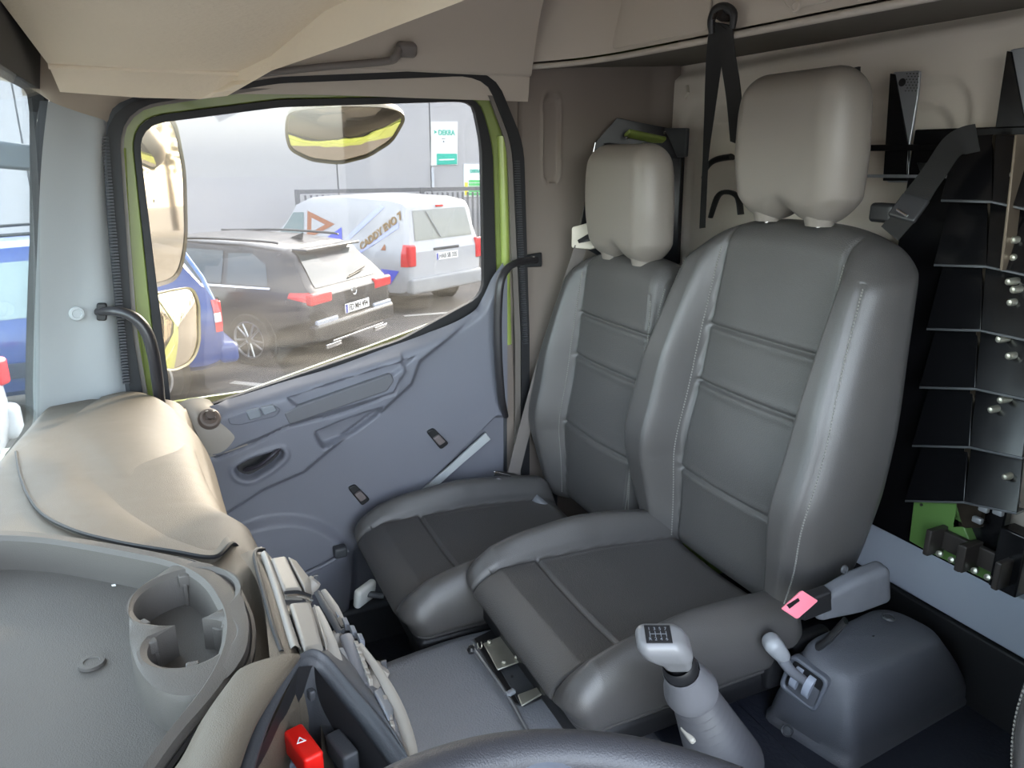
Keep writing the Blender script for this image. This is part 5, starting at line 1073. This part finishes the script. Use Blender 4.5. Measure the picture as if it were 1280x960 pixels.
nb = int((fa.y-ye-.2)/.13)
for k in range(1, nb): o = br0.copy(); C.objects.link(o); o.location.y = -.13*k

# ---- cars
def ip(t, x): return float(np.interp(x, [a for a, _ in t], [b for _, b in t]))
class Car:
    def __init__(s, label, origin, fwd, L, W, zb, zs, zr, ws, wr, paint, cat='car', name='parked_car'):
        ang = math.atan2(fwd[1], fwd[0]); s.T = thing(name, label, cat, (0, 0, 0)); s.L, s.W, s.zb, s.zs, s.zr, s.ws, s.wr = L, W, zb, zs, zr, ws, wr; s.place = (origin, ang); s.paint = paint
    def sec(s, x):
        zb, zs, zr = ip(s.zb, x), ip(s.zs, x), ip(s.zr, x); w1 = ip(s.ws, x)*s.W/2; w2 = ip(s.wr, x)*s.W/2; zr = max(zr, zs+.002)
        k = min(1, (zr-zs)/.35)
        return [(0, zb), (w1*.85, zb), (w1*.95, zb+.06), (w1, zb+.22), (w1*1.005, zs-.22), (w1*.985, zs-.05), (w1*.955, zs), (w1*.955+(w2-w1*.955)*k*.5, zs+(zr-zs)*.45), (w1*.955+(w2-w1*.955)*k*.85, zs+(zr-zs)*.82), (w1*.955+(w2-w1*.955)*k-.03*k, zr-.03*k), (w2*.80 if k > .3 else w1*.8, zr), (w2*.4, zr+.012*k), (0, zr+.015*k)]
    def body(s):
        xs = sorted(set([0, .012, .04, .09, .15] + [s.L*i/70 for i in range(3, 69)] + [s.L-.12, s.L-.05, s.L-.015, s.L] + [a for a, _ in s.zr]))
        g = G(); rows = []
        for x in xs:
            h = s.sec(x); e = 1 - (0.10 if x == 0 else .03 if x == .012 else 0) - (0.14 if x == s.L else .04 if x == s.L-.015 else 0)
            full = [(a, b) for a, b in h]+[(-a, b) for a, b in h[::-1][1:-1]]; cz = .6
            rows.append([V(x, a*e, cz+(b-cz)*e) for a, b in full])
        g.grid(rows, closed=True); g.add(rows[0], [tuple(range(len(rows[0])))]); g.add(rows[-1], [tuple(range(len(rows[-1])))])
        s.b = g.ob('body', s.paint, s.T, angle=35); return s
    def yat(s, x, z):
        h = s.sec(x); h = [q for q in h[3:10]]; return float(np.interp(z, [q[1] for q in h], [q[0] for q in h]))
    def xat(s, z):
        xs = np.linspace(0, s.L*.4, 400); zz = np.array([ip(s.zr, x) for x in xs]); i = np.argmax(zz >= z); return float(xs[i])
    def side(s, name, poly, m, off=.006, par=None, both=True, n=6):
        pts = []
        for i in range(len(poly)):
            a, b = poly[i], poly[(i+1) % len(poly)]
            for k in range(n): pts.append((a[0]+(b[0]-a[0])*k/n, a[1]+(b[1]-a[1])*k/n))
        for sg in ((1, -1) if both else (1,)):
            g = G(); c = (sum(p[0] for p in pts)/len(pts), sum(p[1] for p in pts)/len(pts)); vs = [V(a, sg*(s.yat(a, b)+off), b) for a, b in pts]; k = len(vs); vs.append(V(c[0], sg*(s.yat(*c)+off), c[1]))
            mid = [V((a+c[0])/2, sg*(s.yat((a+c[0])/2, (b+c[1])/2)+off), (b+c[1])/2) for a, b in pts]
            vs2 = vs[:k]+mid+[vs[k]]; fs = [(i, (i+1) % k, k+(i+1) % k, k+i) for i in range(k)]+[(k+i, k+(i+1) % k, 2*k) for i in range(k)]
            g.add(vs2, fs); o = g.ob(name, m, par or s.T, angle=60)
        return o
    def rearglass(s, z0, z1, w0, w1, m, name='rear_window', off=.012, yo=0):
        g = G(); rows = []
        for i in range(9):
            t = i/8; z = z0+(z1-z0)*t; w = w0+(w1-w0)*t; rows.append([V(s.xat(z)-off-.0*abs(q), q*w+yo, z) for q in (-1, -.92, -.5, 0, .5, .92, 1)])
        g.grid(rows); return g.ob(name, m, s.T, angle=60)
    def rbox_(s, name, c, size, m, r=.02, par=None, R=None):
        M = Matrix.Translation(c) if R is None else Matrix.Translation(c) @ R.to_4x4(); g = G(); g.rbox(size, r, 3, M, nin=1); return g.ob(name, m, par or s.T)
    def wheel(s, x, r=.32, sp=10):
        for sg in (1, -1):
            y = s.W/2
            g = G(); g.lathe([(0.0001, 0), (r+.06, 0), (r+.07, -.02)], (x, sg*(y+.004), r+.02), (0, sg, 0), 40); g.ob('wheel_arch', BLK, s.T)
            g = G(); g.lathe([(r*.6, -.2), (r*.93, -.2), (r, -.17), (r, -.01), (r*.93, .012), (r*.70, .014), (r*.68, -.01), (r*.68, -.2)], (x, sg*(y+.01), r), (0, sg, 0), 40); w_ = g.ob('wheel', TYRE, s.T)
            g = G(); g.lathe([(r*.68, .0), (r*.71, .014), (r*.66, .016), (r*.63, -.01)], (x, sg*(y+.01), r), (0, sg, 0), 40); g.lathe([(.0001, .012), (r*.16, .012), (r*.18, -.02)], (x, sg*(y+.008), r), (0, sg, 0), 20)
            for k in range(sp):
                q = 2*math.pi*k/sp + (.09 if k % 2 else -.09); d = V(math.cos(q), 0, math.sin(q)); g.tube([V(x, sg*(y+.014), r)+d*r*.12, V(x, sg*(y+.012), r)+d*r*.66], [.018, .013], 6)
            g.ob('rim', ALLOY, w_, angle=50)
    def done(s):
        (o, a) = s.place; s.T.location = o; s.T.rotation_euler = (0, 0, a)
    def plate(s, x, z, txt, y=0, tilt=0):
        c = V(x, y, z); M = frame(c, V(0, -1, 0), V(.0, 0, 1)); g = G(); g.rbox((.52, .115, .012), .005, 2, M, nin=1); pl = g.ob('number_plate', WHT, s.T); g = G(); g.box((0, 0, 0), (.04, .105, .002)); o = g.ob('blue_field', NAVY, None, smooth=False); o.data.transform(M @ Matrix.Translation((-.235, 0, .0075))); o.parent = pl
        text_ob('plate_text', txt, .105, M @ Matrix.Translation((.02, 0, .0075)), BLK, pl, .001, bold=.002, sx=.82)
DG = mat('paint_dark_grey', (38, 39, 44), .3, coat=.4, var=.04); WP_ = mat('paint_white', (172, 172, 176), .35, coat=.4); BLP = mat('paint_blue', (36, 66, 130), .3, coat=.5)
# dark grey estate
vw = Car('dark grey estate car with roof rails seen from behind, nearest in the door window', (8.38, -1.72, GZ), (.74, .67), 4.56, 1.80,
    [(0, .36), (.2, .26), (1, .2), (3.7, .2), (4.3, .22), (4.56, .35)], [(0, .90), (.15, .93), (.6, .95), (2, .93), (3.3, .90), (4.1, .78), (4.56, .60)],
    [(0, .86), (.05, .93), (.12, 1.0), (.38, 1.34), (.52, 1.41), (1.2, 1.465), (2.2, 1.47), (2.7, 1.42), (3.45, .97), (3.6, .93), (4.3, .80), (4.56, .60)],
    [(0, .92), (.15, .97), (.6, 1), (3.9, 1), (4.3, .93), (4.56, .78)], [(0, .74), (.4, .70), (1.2, .72), (2.7, .72), (3.4, .8), (4.56, .7)], DG).body()
vw.side('quarter_window', [(.62, .98), (1.25, .98), (1.30, 1.33), (.95, 1.34), (.72, 1.22)], CARG); vw.side('side_window', [(1.33, .98), (2.02, .97), (2.0, 1.36), (1.38, 1.35)], CARG); vw.side('side_window', [(2.08, .97), (2.95, .95), (2.62, 1.33), (2.1, 1.36)], CARGL)
vw.side('chrome_line', [(.58, .95), (3.05, .925), (3.05, .945), (.58, .972)], CHR, .010)
vw.rearglass(.97, 1.36, .66, .56, mat('rear_glass', (58, 66, 68), .1, spec=.8))
for sg in (1, -1):
    vw.rbox_('tail_light', (.035, sg*.66, .86), (.10, .40, .14), REDL, .03); vw.side('tail_light_wrap', [(.02, .82), (.32, .87), (.30, .93), (.06, .94)], REDL, .012, both=False) if sg > 0 else None
    g = G(); g.tube([V(.62, sg*.60, 1.455), V(.75, sg*.61, 1.475), (1.6, sg*.63, 1.485), (2.5, sg*.61, 1.45), (2.62, sg*.60, 1.455)], [.014, .016, .016, .016, .012], 8, smooth=4); g.ob('roof_rail', mat('rail_dark', (44, 44, 46), .35), vw.T)
    vw.rbox_('reflector', (-.02, sg*.62, .40), (.03, .30, .05), REDL, .01); vw.rbox_('exhaust_trim', (-.02, sg*.52, .27), (.03, .30, .06), CHR, .01); vw.rbox_('bumper_corner', (-.005, sg*.60, .56), (.05, .42, .10), mat('paint_light_grey', (150, 156, 168), .3), .02)
vw.rbox_('bumper_strip', (-.03, 0, .32), (.04, 1.1, .03), CHR, .008); vw.rbox_('bumper', (.03, 0, .46), (.16, 1.70, .22), DG, .05); vw.rbox_('roof_spoiler', (.36, 0, 1.385), (.22, 1.10, .03), DG, .012)
vw.plate(-.035, .66, 'FD MH 494'); g = G(); g.lathe([(.042, 0), (.05, .006), (.055, 0)], (.00, 0, .85), (-1, 0, .15), 28); bd = g.ob('badge_ring', CHR, vw.T); text_ob('badge_letters', 'VW', .055, frame(V(-.008, 0, .85), V(0, -1, 0), V(0, 0, 1)), CHR, bd, .002, bold=.001)
g = G(); g.tube([V(.0+vw.xat(1.0)-.03, -.02, 1.0), V(vw.xat(1.04)-.03, -.38, 1.05)], .010, 6); g.tube([V(vw.xat(1.03)-.03, -.1, 1.02), V(vw.xat(1.06)-.03, -.45, 1.08)], .012, 6); g.ob('wiper', BLK, vw.T); g = G(); g.prism([V(.75, -.02, 1.43), V(.95, -.02, 1.45), V(.72, -.02, 1.53)], V(0, .02, 0)); g.ob('roof_antenna', BLK, vw.T)
vw.wheel(.92, .325, 10); vw.wheel(3.55, .325, 10)
for sg in (1, -1): vw.rbox_('door_handle', (1.45, sg*.905, .80), (.18, .03, .03), DG, .01); vw.rbox_('wing_mirror', (3.0, sg*.98, .98), (.14, .2, .14), DG, .04)
vw.done()
# white van
vn = Car('white delivery van with blue and brown printed side, behind the dark estate', (10.78, -3.84, GZ), (.89, .46), 4.4, 1.79,
    [(0, .40), (.2, .30), (1, .24), (3.7, .24), (4.4, .35)], [(0, 1.05), (.15, 1.08), (2.5, 1.05), (3.3, 1.0), (4.0, .92), (4.4, .62)],
    [(0, 1.0), (.04, 1.12), (.10, 1.45), (.16, 1.70), (.24, 1.77), (.5, 1.81), (1.6, 1.83), (2.6, 1.77), (2.95, 1.66), (3.5, 1.12), (3.7, 1.02), (4.2, .88), (4.4, .62)],
    [(0, .95), (.1, .99), (3.8, 1), (4.2, .93), (4.4, .8)], [(0, .80), (.2, .84), (2.6, .82), (3.5, .8), (4.4, .7)], WP_, 'van', 'parked_van').body()
vn.side('side_window', [(2.62, 1.08), (3.42, 1.05), (3.36, 1.14), (2.98, 1.50), (2.66, 1.52)], CARGL); vn.rearglass(1.18, 1.64, .68, .62, mat('van_glass', (120, 122, 118), .12, spec=.7))
g = G(); g.tube([V(vn.xat(1.2)-.03, .1, 1.2), V(vn.xat(1.62)-.03, .35, 1.62)], .008, 6); g.ob('wiper', MIDP, vn.T)
for sg in (1, -1): vn.rbox_('tail_light', (.02, sg*.80, .96), (.10, .15, .34), REDL, .03)
vn.side('tail_light_wrap', [(.02, .79), (.16, .79), (.15, 1.13), (.05, 1.13)], REDL, .01, both=False)
vn.rbox_('high_brake_light', (.14, 0, 1.69), (.03, .16, .04), REDL, .01); vn.rbox_('bumper', (.03, 0, .48), (.16, 1.72, .26), mat('bumper_white', (150, 150, 152), .4), .05); vn.rbox_('plate_recess', (.012, 0, 1.02), (.03, .62, .05), DKP, .012); vn.plate(-.006, .90, 'HAB SB 335')
g = G(); g.lathe([(.042, 0), (.05, .006), (.055, 0)], (.02, -.42, .97), (-1, 0, .1), 28); bd = g.ob('badge_ring', CHR, vn.T); text_ob('badge_letters', 'VW', .055, frame(V(.012, -.42, .97), V(0, -1, 0), V(0, 0, 1)), CHR, bd, .002, bold=.001)
vn.wheel(.90, .32, 10); vn.wheel(3.55, .32, 10)
BLU = mat('van_blue_print', (70, 84, 210), .5); LBL = mat('van_pale_blue_print', (180, 186, 232), .5); BRN = mat('van_brown_print', (150, 92, 60), .5); GOLD = mat('van_letter_brown', (140, 110, 70), .5)
def sp_(name, poly, m, off=.008): return vn.side(name, poly, m, off, both=False, n=5)
sp_('pale_stripe', [(1.42, 1.12), (1.60, 1.08), (.72, 1.72), (.60, 1.68)], LBL, .007); sp_('pale_stripe', [(1.12, .92), (1.24, .90), (.28, 1.46), (.26, 1.38)], LBL, .007)
sp_('blue_triangle', [(2.0, 1.12), (1.55, .92), (1.62, 1.32)], BLU, .010); sp_('blue_triangle', [(.62, .72), (.20, .72), (.42, .48)], BLU, .010)
sp_('brown_triangle', [(1.45, .98), (1.05, .72), (1.1, .66), (1.42, .84)], BRN, .009); sp_('brown_triangle', [(.62, 1.02), (.50, 1.02), (.56, 1.12)], BRN, .009)
tri = [(2.55, 1.55), (2.52, 1.06), (1.80, 1.36)]
sp_('brown_triangle', tri, BRN, .009); cx_ = (sum(a for a, _ in tri)/3, sum(b for _, b in tri)/3); sp_('triangle_inner', [(cx_[0]+(a-cx_[0])*.50, cx_[1]+(b-cx_[1])*.50) for a, b in tri], WP_, .013)
yv = vn.yat(1.0, 1.25); du = V(-1, 0, .62).normalized(); s_ = vn.yat(1.0, 1.40)-vn.yat(1.0, 1.10); up_ = V(.62, 0, 1).normalized(); up_ = (up_ + V(0, s_/.3*up_.z, 0)).normalized()
du = (du+V(0, s_/.3*du.z, 0)).normalized()
text_ob('van_lettering', 'CADDY EVO 7', .165, frame(V(.66, vn.yat(.66, 1.27)+.016, 1.30), du, up_), GOLD, vn.T, .003, bold=.006, sx=1.0)
vn.done()
# blue off-roader
bl = Car('blue off-road car seen side on, behind the front pillar and mirrors', (7.88, .02, GZ), (-.12, .99), 4.1, 1.72,
    [(0, .42), (.2, .36), (3.9, .36), (4.1, .45)], [(0, 1.0), (.1, 1.04), (2.6, 1.02), (3.0, 1.0), (3.9, .92), (4.1, .7)],
    [(0, .95), (.05, 1.05), (.12, 1.2), (.36, 1.60), (.5, 1.68), (1.4, 1.72), (2.2, 1.69), (2.45, 1.6), (2.95, 1.06), (3.1, 1.0), (3.9, .93), (4.1, .7)],
    [(0, .93), (.1, .98), (3.8, 1), (4.1, .85)], [(0, .78), (.4, .78), (2.4, .8), (4.1, .75)], BLP).body()
bl.side('side_window', [(.65, 1.08), (1.35, 1.08), (1.35, 1.56), (.78, 1.54)], CARG); bl.side('side_window', [(1.45, 1.08), (2.70, 1.06), (2.35, 1.54), (1.45, 1.57)], CARGL)
bl.side('tail_light_white', [(.02, .86), (.09, .86), (.09, .95), (.02, .95)], WHT, .012); bl.side('tail_light', [(.02, .95), (.09, .95), (.10, 1.08), (.04, 1.08)], REDL, .011); bl.side('tail_light', [(.02, .76), (.09, .76), (.09, .86), (.02, .86)], REDL, .011)
for sg in (1, -1):
    bl.rbox_('rear_light', (.03, sg*.70, .92), (.06, .14, .28), REDL, .02); bl.rbox_('wing_mirror', (2.62, sg*1.0, 1.12), (.14, .22, .20), mat('mirror_blue', (40, 60, 110), .4), .05)
    g = G(); g.tube([V(.5, sg*.56, 1.70), V(.6, sg*.57, 1.76), (1.4, sg*.58, 1.79), (2.2, sg*.57, 1.75), (2.3, sg*.56, 1.69)], .016, 8, smooth=4); g.ob('roof_rail', BLK, bl.T)
bl.rbox_('bumper', (-.02, 0, .52), (.20, 1.64, .22), BLP, .06); bl.wheel(.80, .36, 5); bl.wheel(3.3, .36, 5)
g = G(); g.tube([V(.32, .66, 1.64), V(.14, .72, 1.30), V(.06, .76, 1.04)], .022, 8); g.ob('rear_pillar_trim', mat('pale_blue_trim', (110, 140, 190), .4), bl.T)
for sg in (1, -1): bl.rbox_('door_handle', (1.55, sg*.868, .92), (.16, .03, .04), BLP, .01)
bl.rbox_('side_moulding', (1.9, .868, .62), (3.0, .03, .14), mat('moulding_blue', (36, 44, 66), .6), .01); bl.rbox_('side_badge', (2.75, .87, .86), (.16, .012, .10), CHR, .01); bl.done()
# white car cut off at the far left
wc_o = P(9, 442, z=-.10)
wc = Car('white car with red tail light cut off at the left edge of the windscreen', (wc_o.x+.22, wc_o.y+.70, GZ), (-.90, .44), 4.1, 1.60,
    [(0, .34), (.2, .24), (3.9, .2), (4.1, .35)], [(0, .86), (.1, .92), (3.0, .92), (4.1, .6)], [(0, .8), (.06, .92), (.4, 1.35), (.6, 1.42), (2.2, 1.42), (3.1, .96), (4.1, .62)],
    [(0, .93), (.1, .98), (3.8, 1), (4.1, .8)], [(0, .74), (.4, .72), (2.4, .74), (4.1, .7)], WP_).body()
wc.side('side_window', [(.75, .96), (2.85, .95), (2.3, 1.32), (.95, 1.33)], CARG); wc.rearglass(.95, 1.32, .64, .56, CARG)
for sg in (1, -1): wc.rbox_('tail_light', (.04, sg*.70, .90), (.14, .18, .22), REDL, .04)
wc.rbox_('bumper', (.02, 0, .5), (.16, 1.62, .28), WP_, .06); wc.wheel(.85, .31, 8); wc.wheel(3.4, .31, 8); wc.done()
# painted parking lines
for a, b in (((430, 470), (600, 405)), ((290, 478), (330, 482)), ((505, 395), (560, 391))):
    p, q = P(*a, z=GZ), P(*b, z=GZ); d = (q-p).normalized(); n = V(-d.y, d.x, 0)*.05; g = G(); g.prism([p-n, q-n, q+n, p+n], V(0, 0, .006)); go_ = g.ob('parking_line', mat('line_paint', (190, 186, 180), .8), None, smooth=False); go_['kind'] = 'structure'; go_.name = 'trim_20'
# ---- mirrors on their arm outside the door
def mirror(label, pts, x, n, rad, housing, depth=.07, convex=0, arm=None, loc=None, glass=MIRR):
    n = Vector(n).normalized(); c = (sum(p[0] for p in pts)/len(pts), sum(p[1] for p in pts)/len(pts)); p0 = P(*c, x=x)
    t = thing('door_mirror', label, 'mirror', tuple(p0)); lp = resample(rounded([onpl(a, b, p0, n) for a, b in pts], rad, 6), 72); cc = sum(lp, V(0, 0, 0))/72
    g = G(); rows = [[cc.lerp(p, s)+n*(convex*(1-s*s)) for p in lp] for s in (1, .9, .75, .6, .4, .2, .02)]; g.grid(rows, closed=True); g.ob('mirror_glass', glass, t, angle=80)
    o1 = [cc+(p-cc)*1.05 for p in lp]; g = G(); g.grid([[p+n*.002 for p in [cc+(q-cc)*1.0 for q in lp]], [p+n*.006 for p in o1], [p-n*.01 for p in o1], [cc+(p-cc)*1.02-n*depth*.5 for p in lp], [cc+(p-cc)*.8-n*depth for p in lp], [cc+(p-cc)*.02-n*depth*1.1 for p in lp]], closed=True); g.ob('mirror_housing', housing, t, angle=60)
    for a in arm or []: g = G(); g.tube(a, .014, 10, smooth=5); g.ob('mirror_arm', BLK, t)
    return t
HSG = mat('mirror_housing_grey', (112, 104, 94), .5); HSC = mat('mirror_housing_pale', (206, 196, 172), .45)
mirror('tall main door mirror outside the front edge of the window', [(150, 150), (216, 148), (229, 215), (231, 300), (222, 345), (190, 356), (158, 352)], 1.30, (-.67, -.74, .03), .04, HSG, arm=[[V(1.16, .62, 1.50), V(1.25, .58, 1.42), V(1.32, .48, 1.38)]])
mirror('small square wide-angle mirror with pale rim below the main mirror', [(186, 372), (205, 366), (238, 360), (247, 378), (248, 430), (238, 452), (214, 463), (192, 455)], 1.28, (-.72, -.66, .10), .03, HSC, depth=.09, convex=.012, arm=[[V(1.16, .62, .80), V(1.25, .58, .85), V(1.32, .46, .90)]])
mirror('half-oval kerb mirror hanging at the top of the door window', [(362, 140), (388, 136), (430, 133), (478, 134), (500, 140), (503, 150), (488, 176), (460, 194), (425, 203), (390, 199), (364, 186), (359, 165)], 1.30, (-.78, .10, -.50), .02, HSG, depth=.06, convex=.02, arm=[[V(1.30, -.05, 1.50), V(1.24, .0, 1.58), V(1.12, .02, 1.62)]])
MA = thing('mirror_bracket', 'dark mirror bracket arm crossing outside the windscreen at the left edge', 'mirror arm', (0.9, .85, 1.26)); g = G(); q = [P(-60, 172, y=.80), P(56, 184, y=.80), P(56, 216, y=.80), P(-60, 206, y=.80)]
q = [P(-30, 172, x=1.18), P(60, 184, x=1.18), P(60, 216, x=1.18), P(-30, 208, x=1.18)]
g.prism(q, V(.03, .0, 0)); g.ob('arm', mat('bracket_dark', (84, 92, 100), .5), MA, bevel=.008)
# ---- trees and far cars that the mirrors show
LEAF = mat('bare_tree_brown', (128, 116, 84), .9, var=.3, vscale=3); BARK = mat('bark', (90, 78, 62), .9)
def tree(x, y, h, lab):
    t = thing('roadside_tree', lab, 'tree', (x, y, GZ), group='trees behind the truck seen in the mirrors'); g = G(); g.tube([V(x, y, GZ), V(x+.1, y, GZ+h*.4), V(x, y, GZ+h*.7)], [.22, .16, .08], 8, smooth=3); g.ob('trunk', BARK, t)
    g = G()
    for k in range(260):
        r = random.random()**.5*h*.26; a = random.random()*6.28; zz = GZ+h*(.35+.6*random.random()); f = 1-abs((zz-GZ)/h-.6)*1.3; c = V(x+math.cos(a)*r*f, y+math.sin(a)*r*f, zz); s = .35; u = V(random.gauss(0, 1), random.gauss(0, 1), random.gauss(0, 1)).normalized(); w_ = u.orthogonal().normalized()
        g.add([c-u*s, c+w_*s*.6, c+u*s, c-w_*s*.6], [(0, 1, 2, 3)])
    o = g.ob('crown', LEAF, t, smooth=False, fixn=False)
for i in range(9):
    tree(-6+i*4.2+random.random(), -44-random.random()*8, 7+random.random()*3, 'brownish roadside tree far behind the truck, seen only in the mirrors')
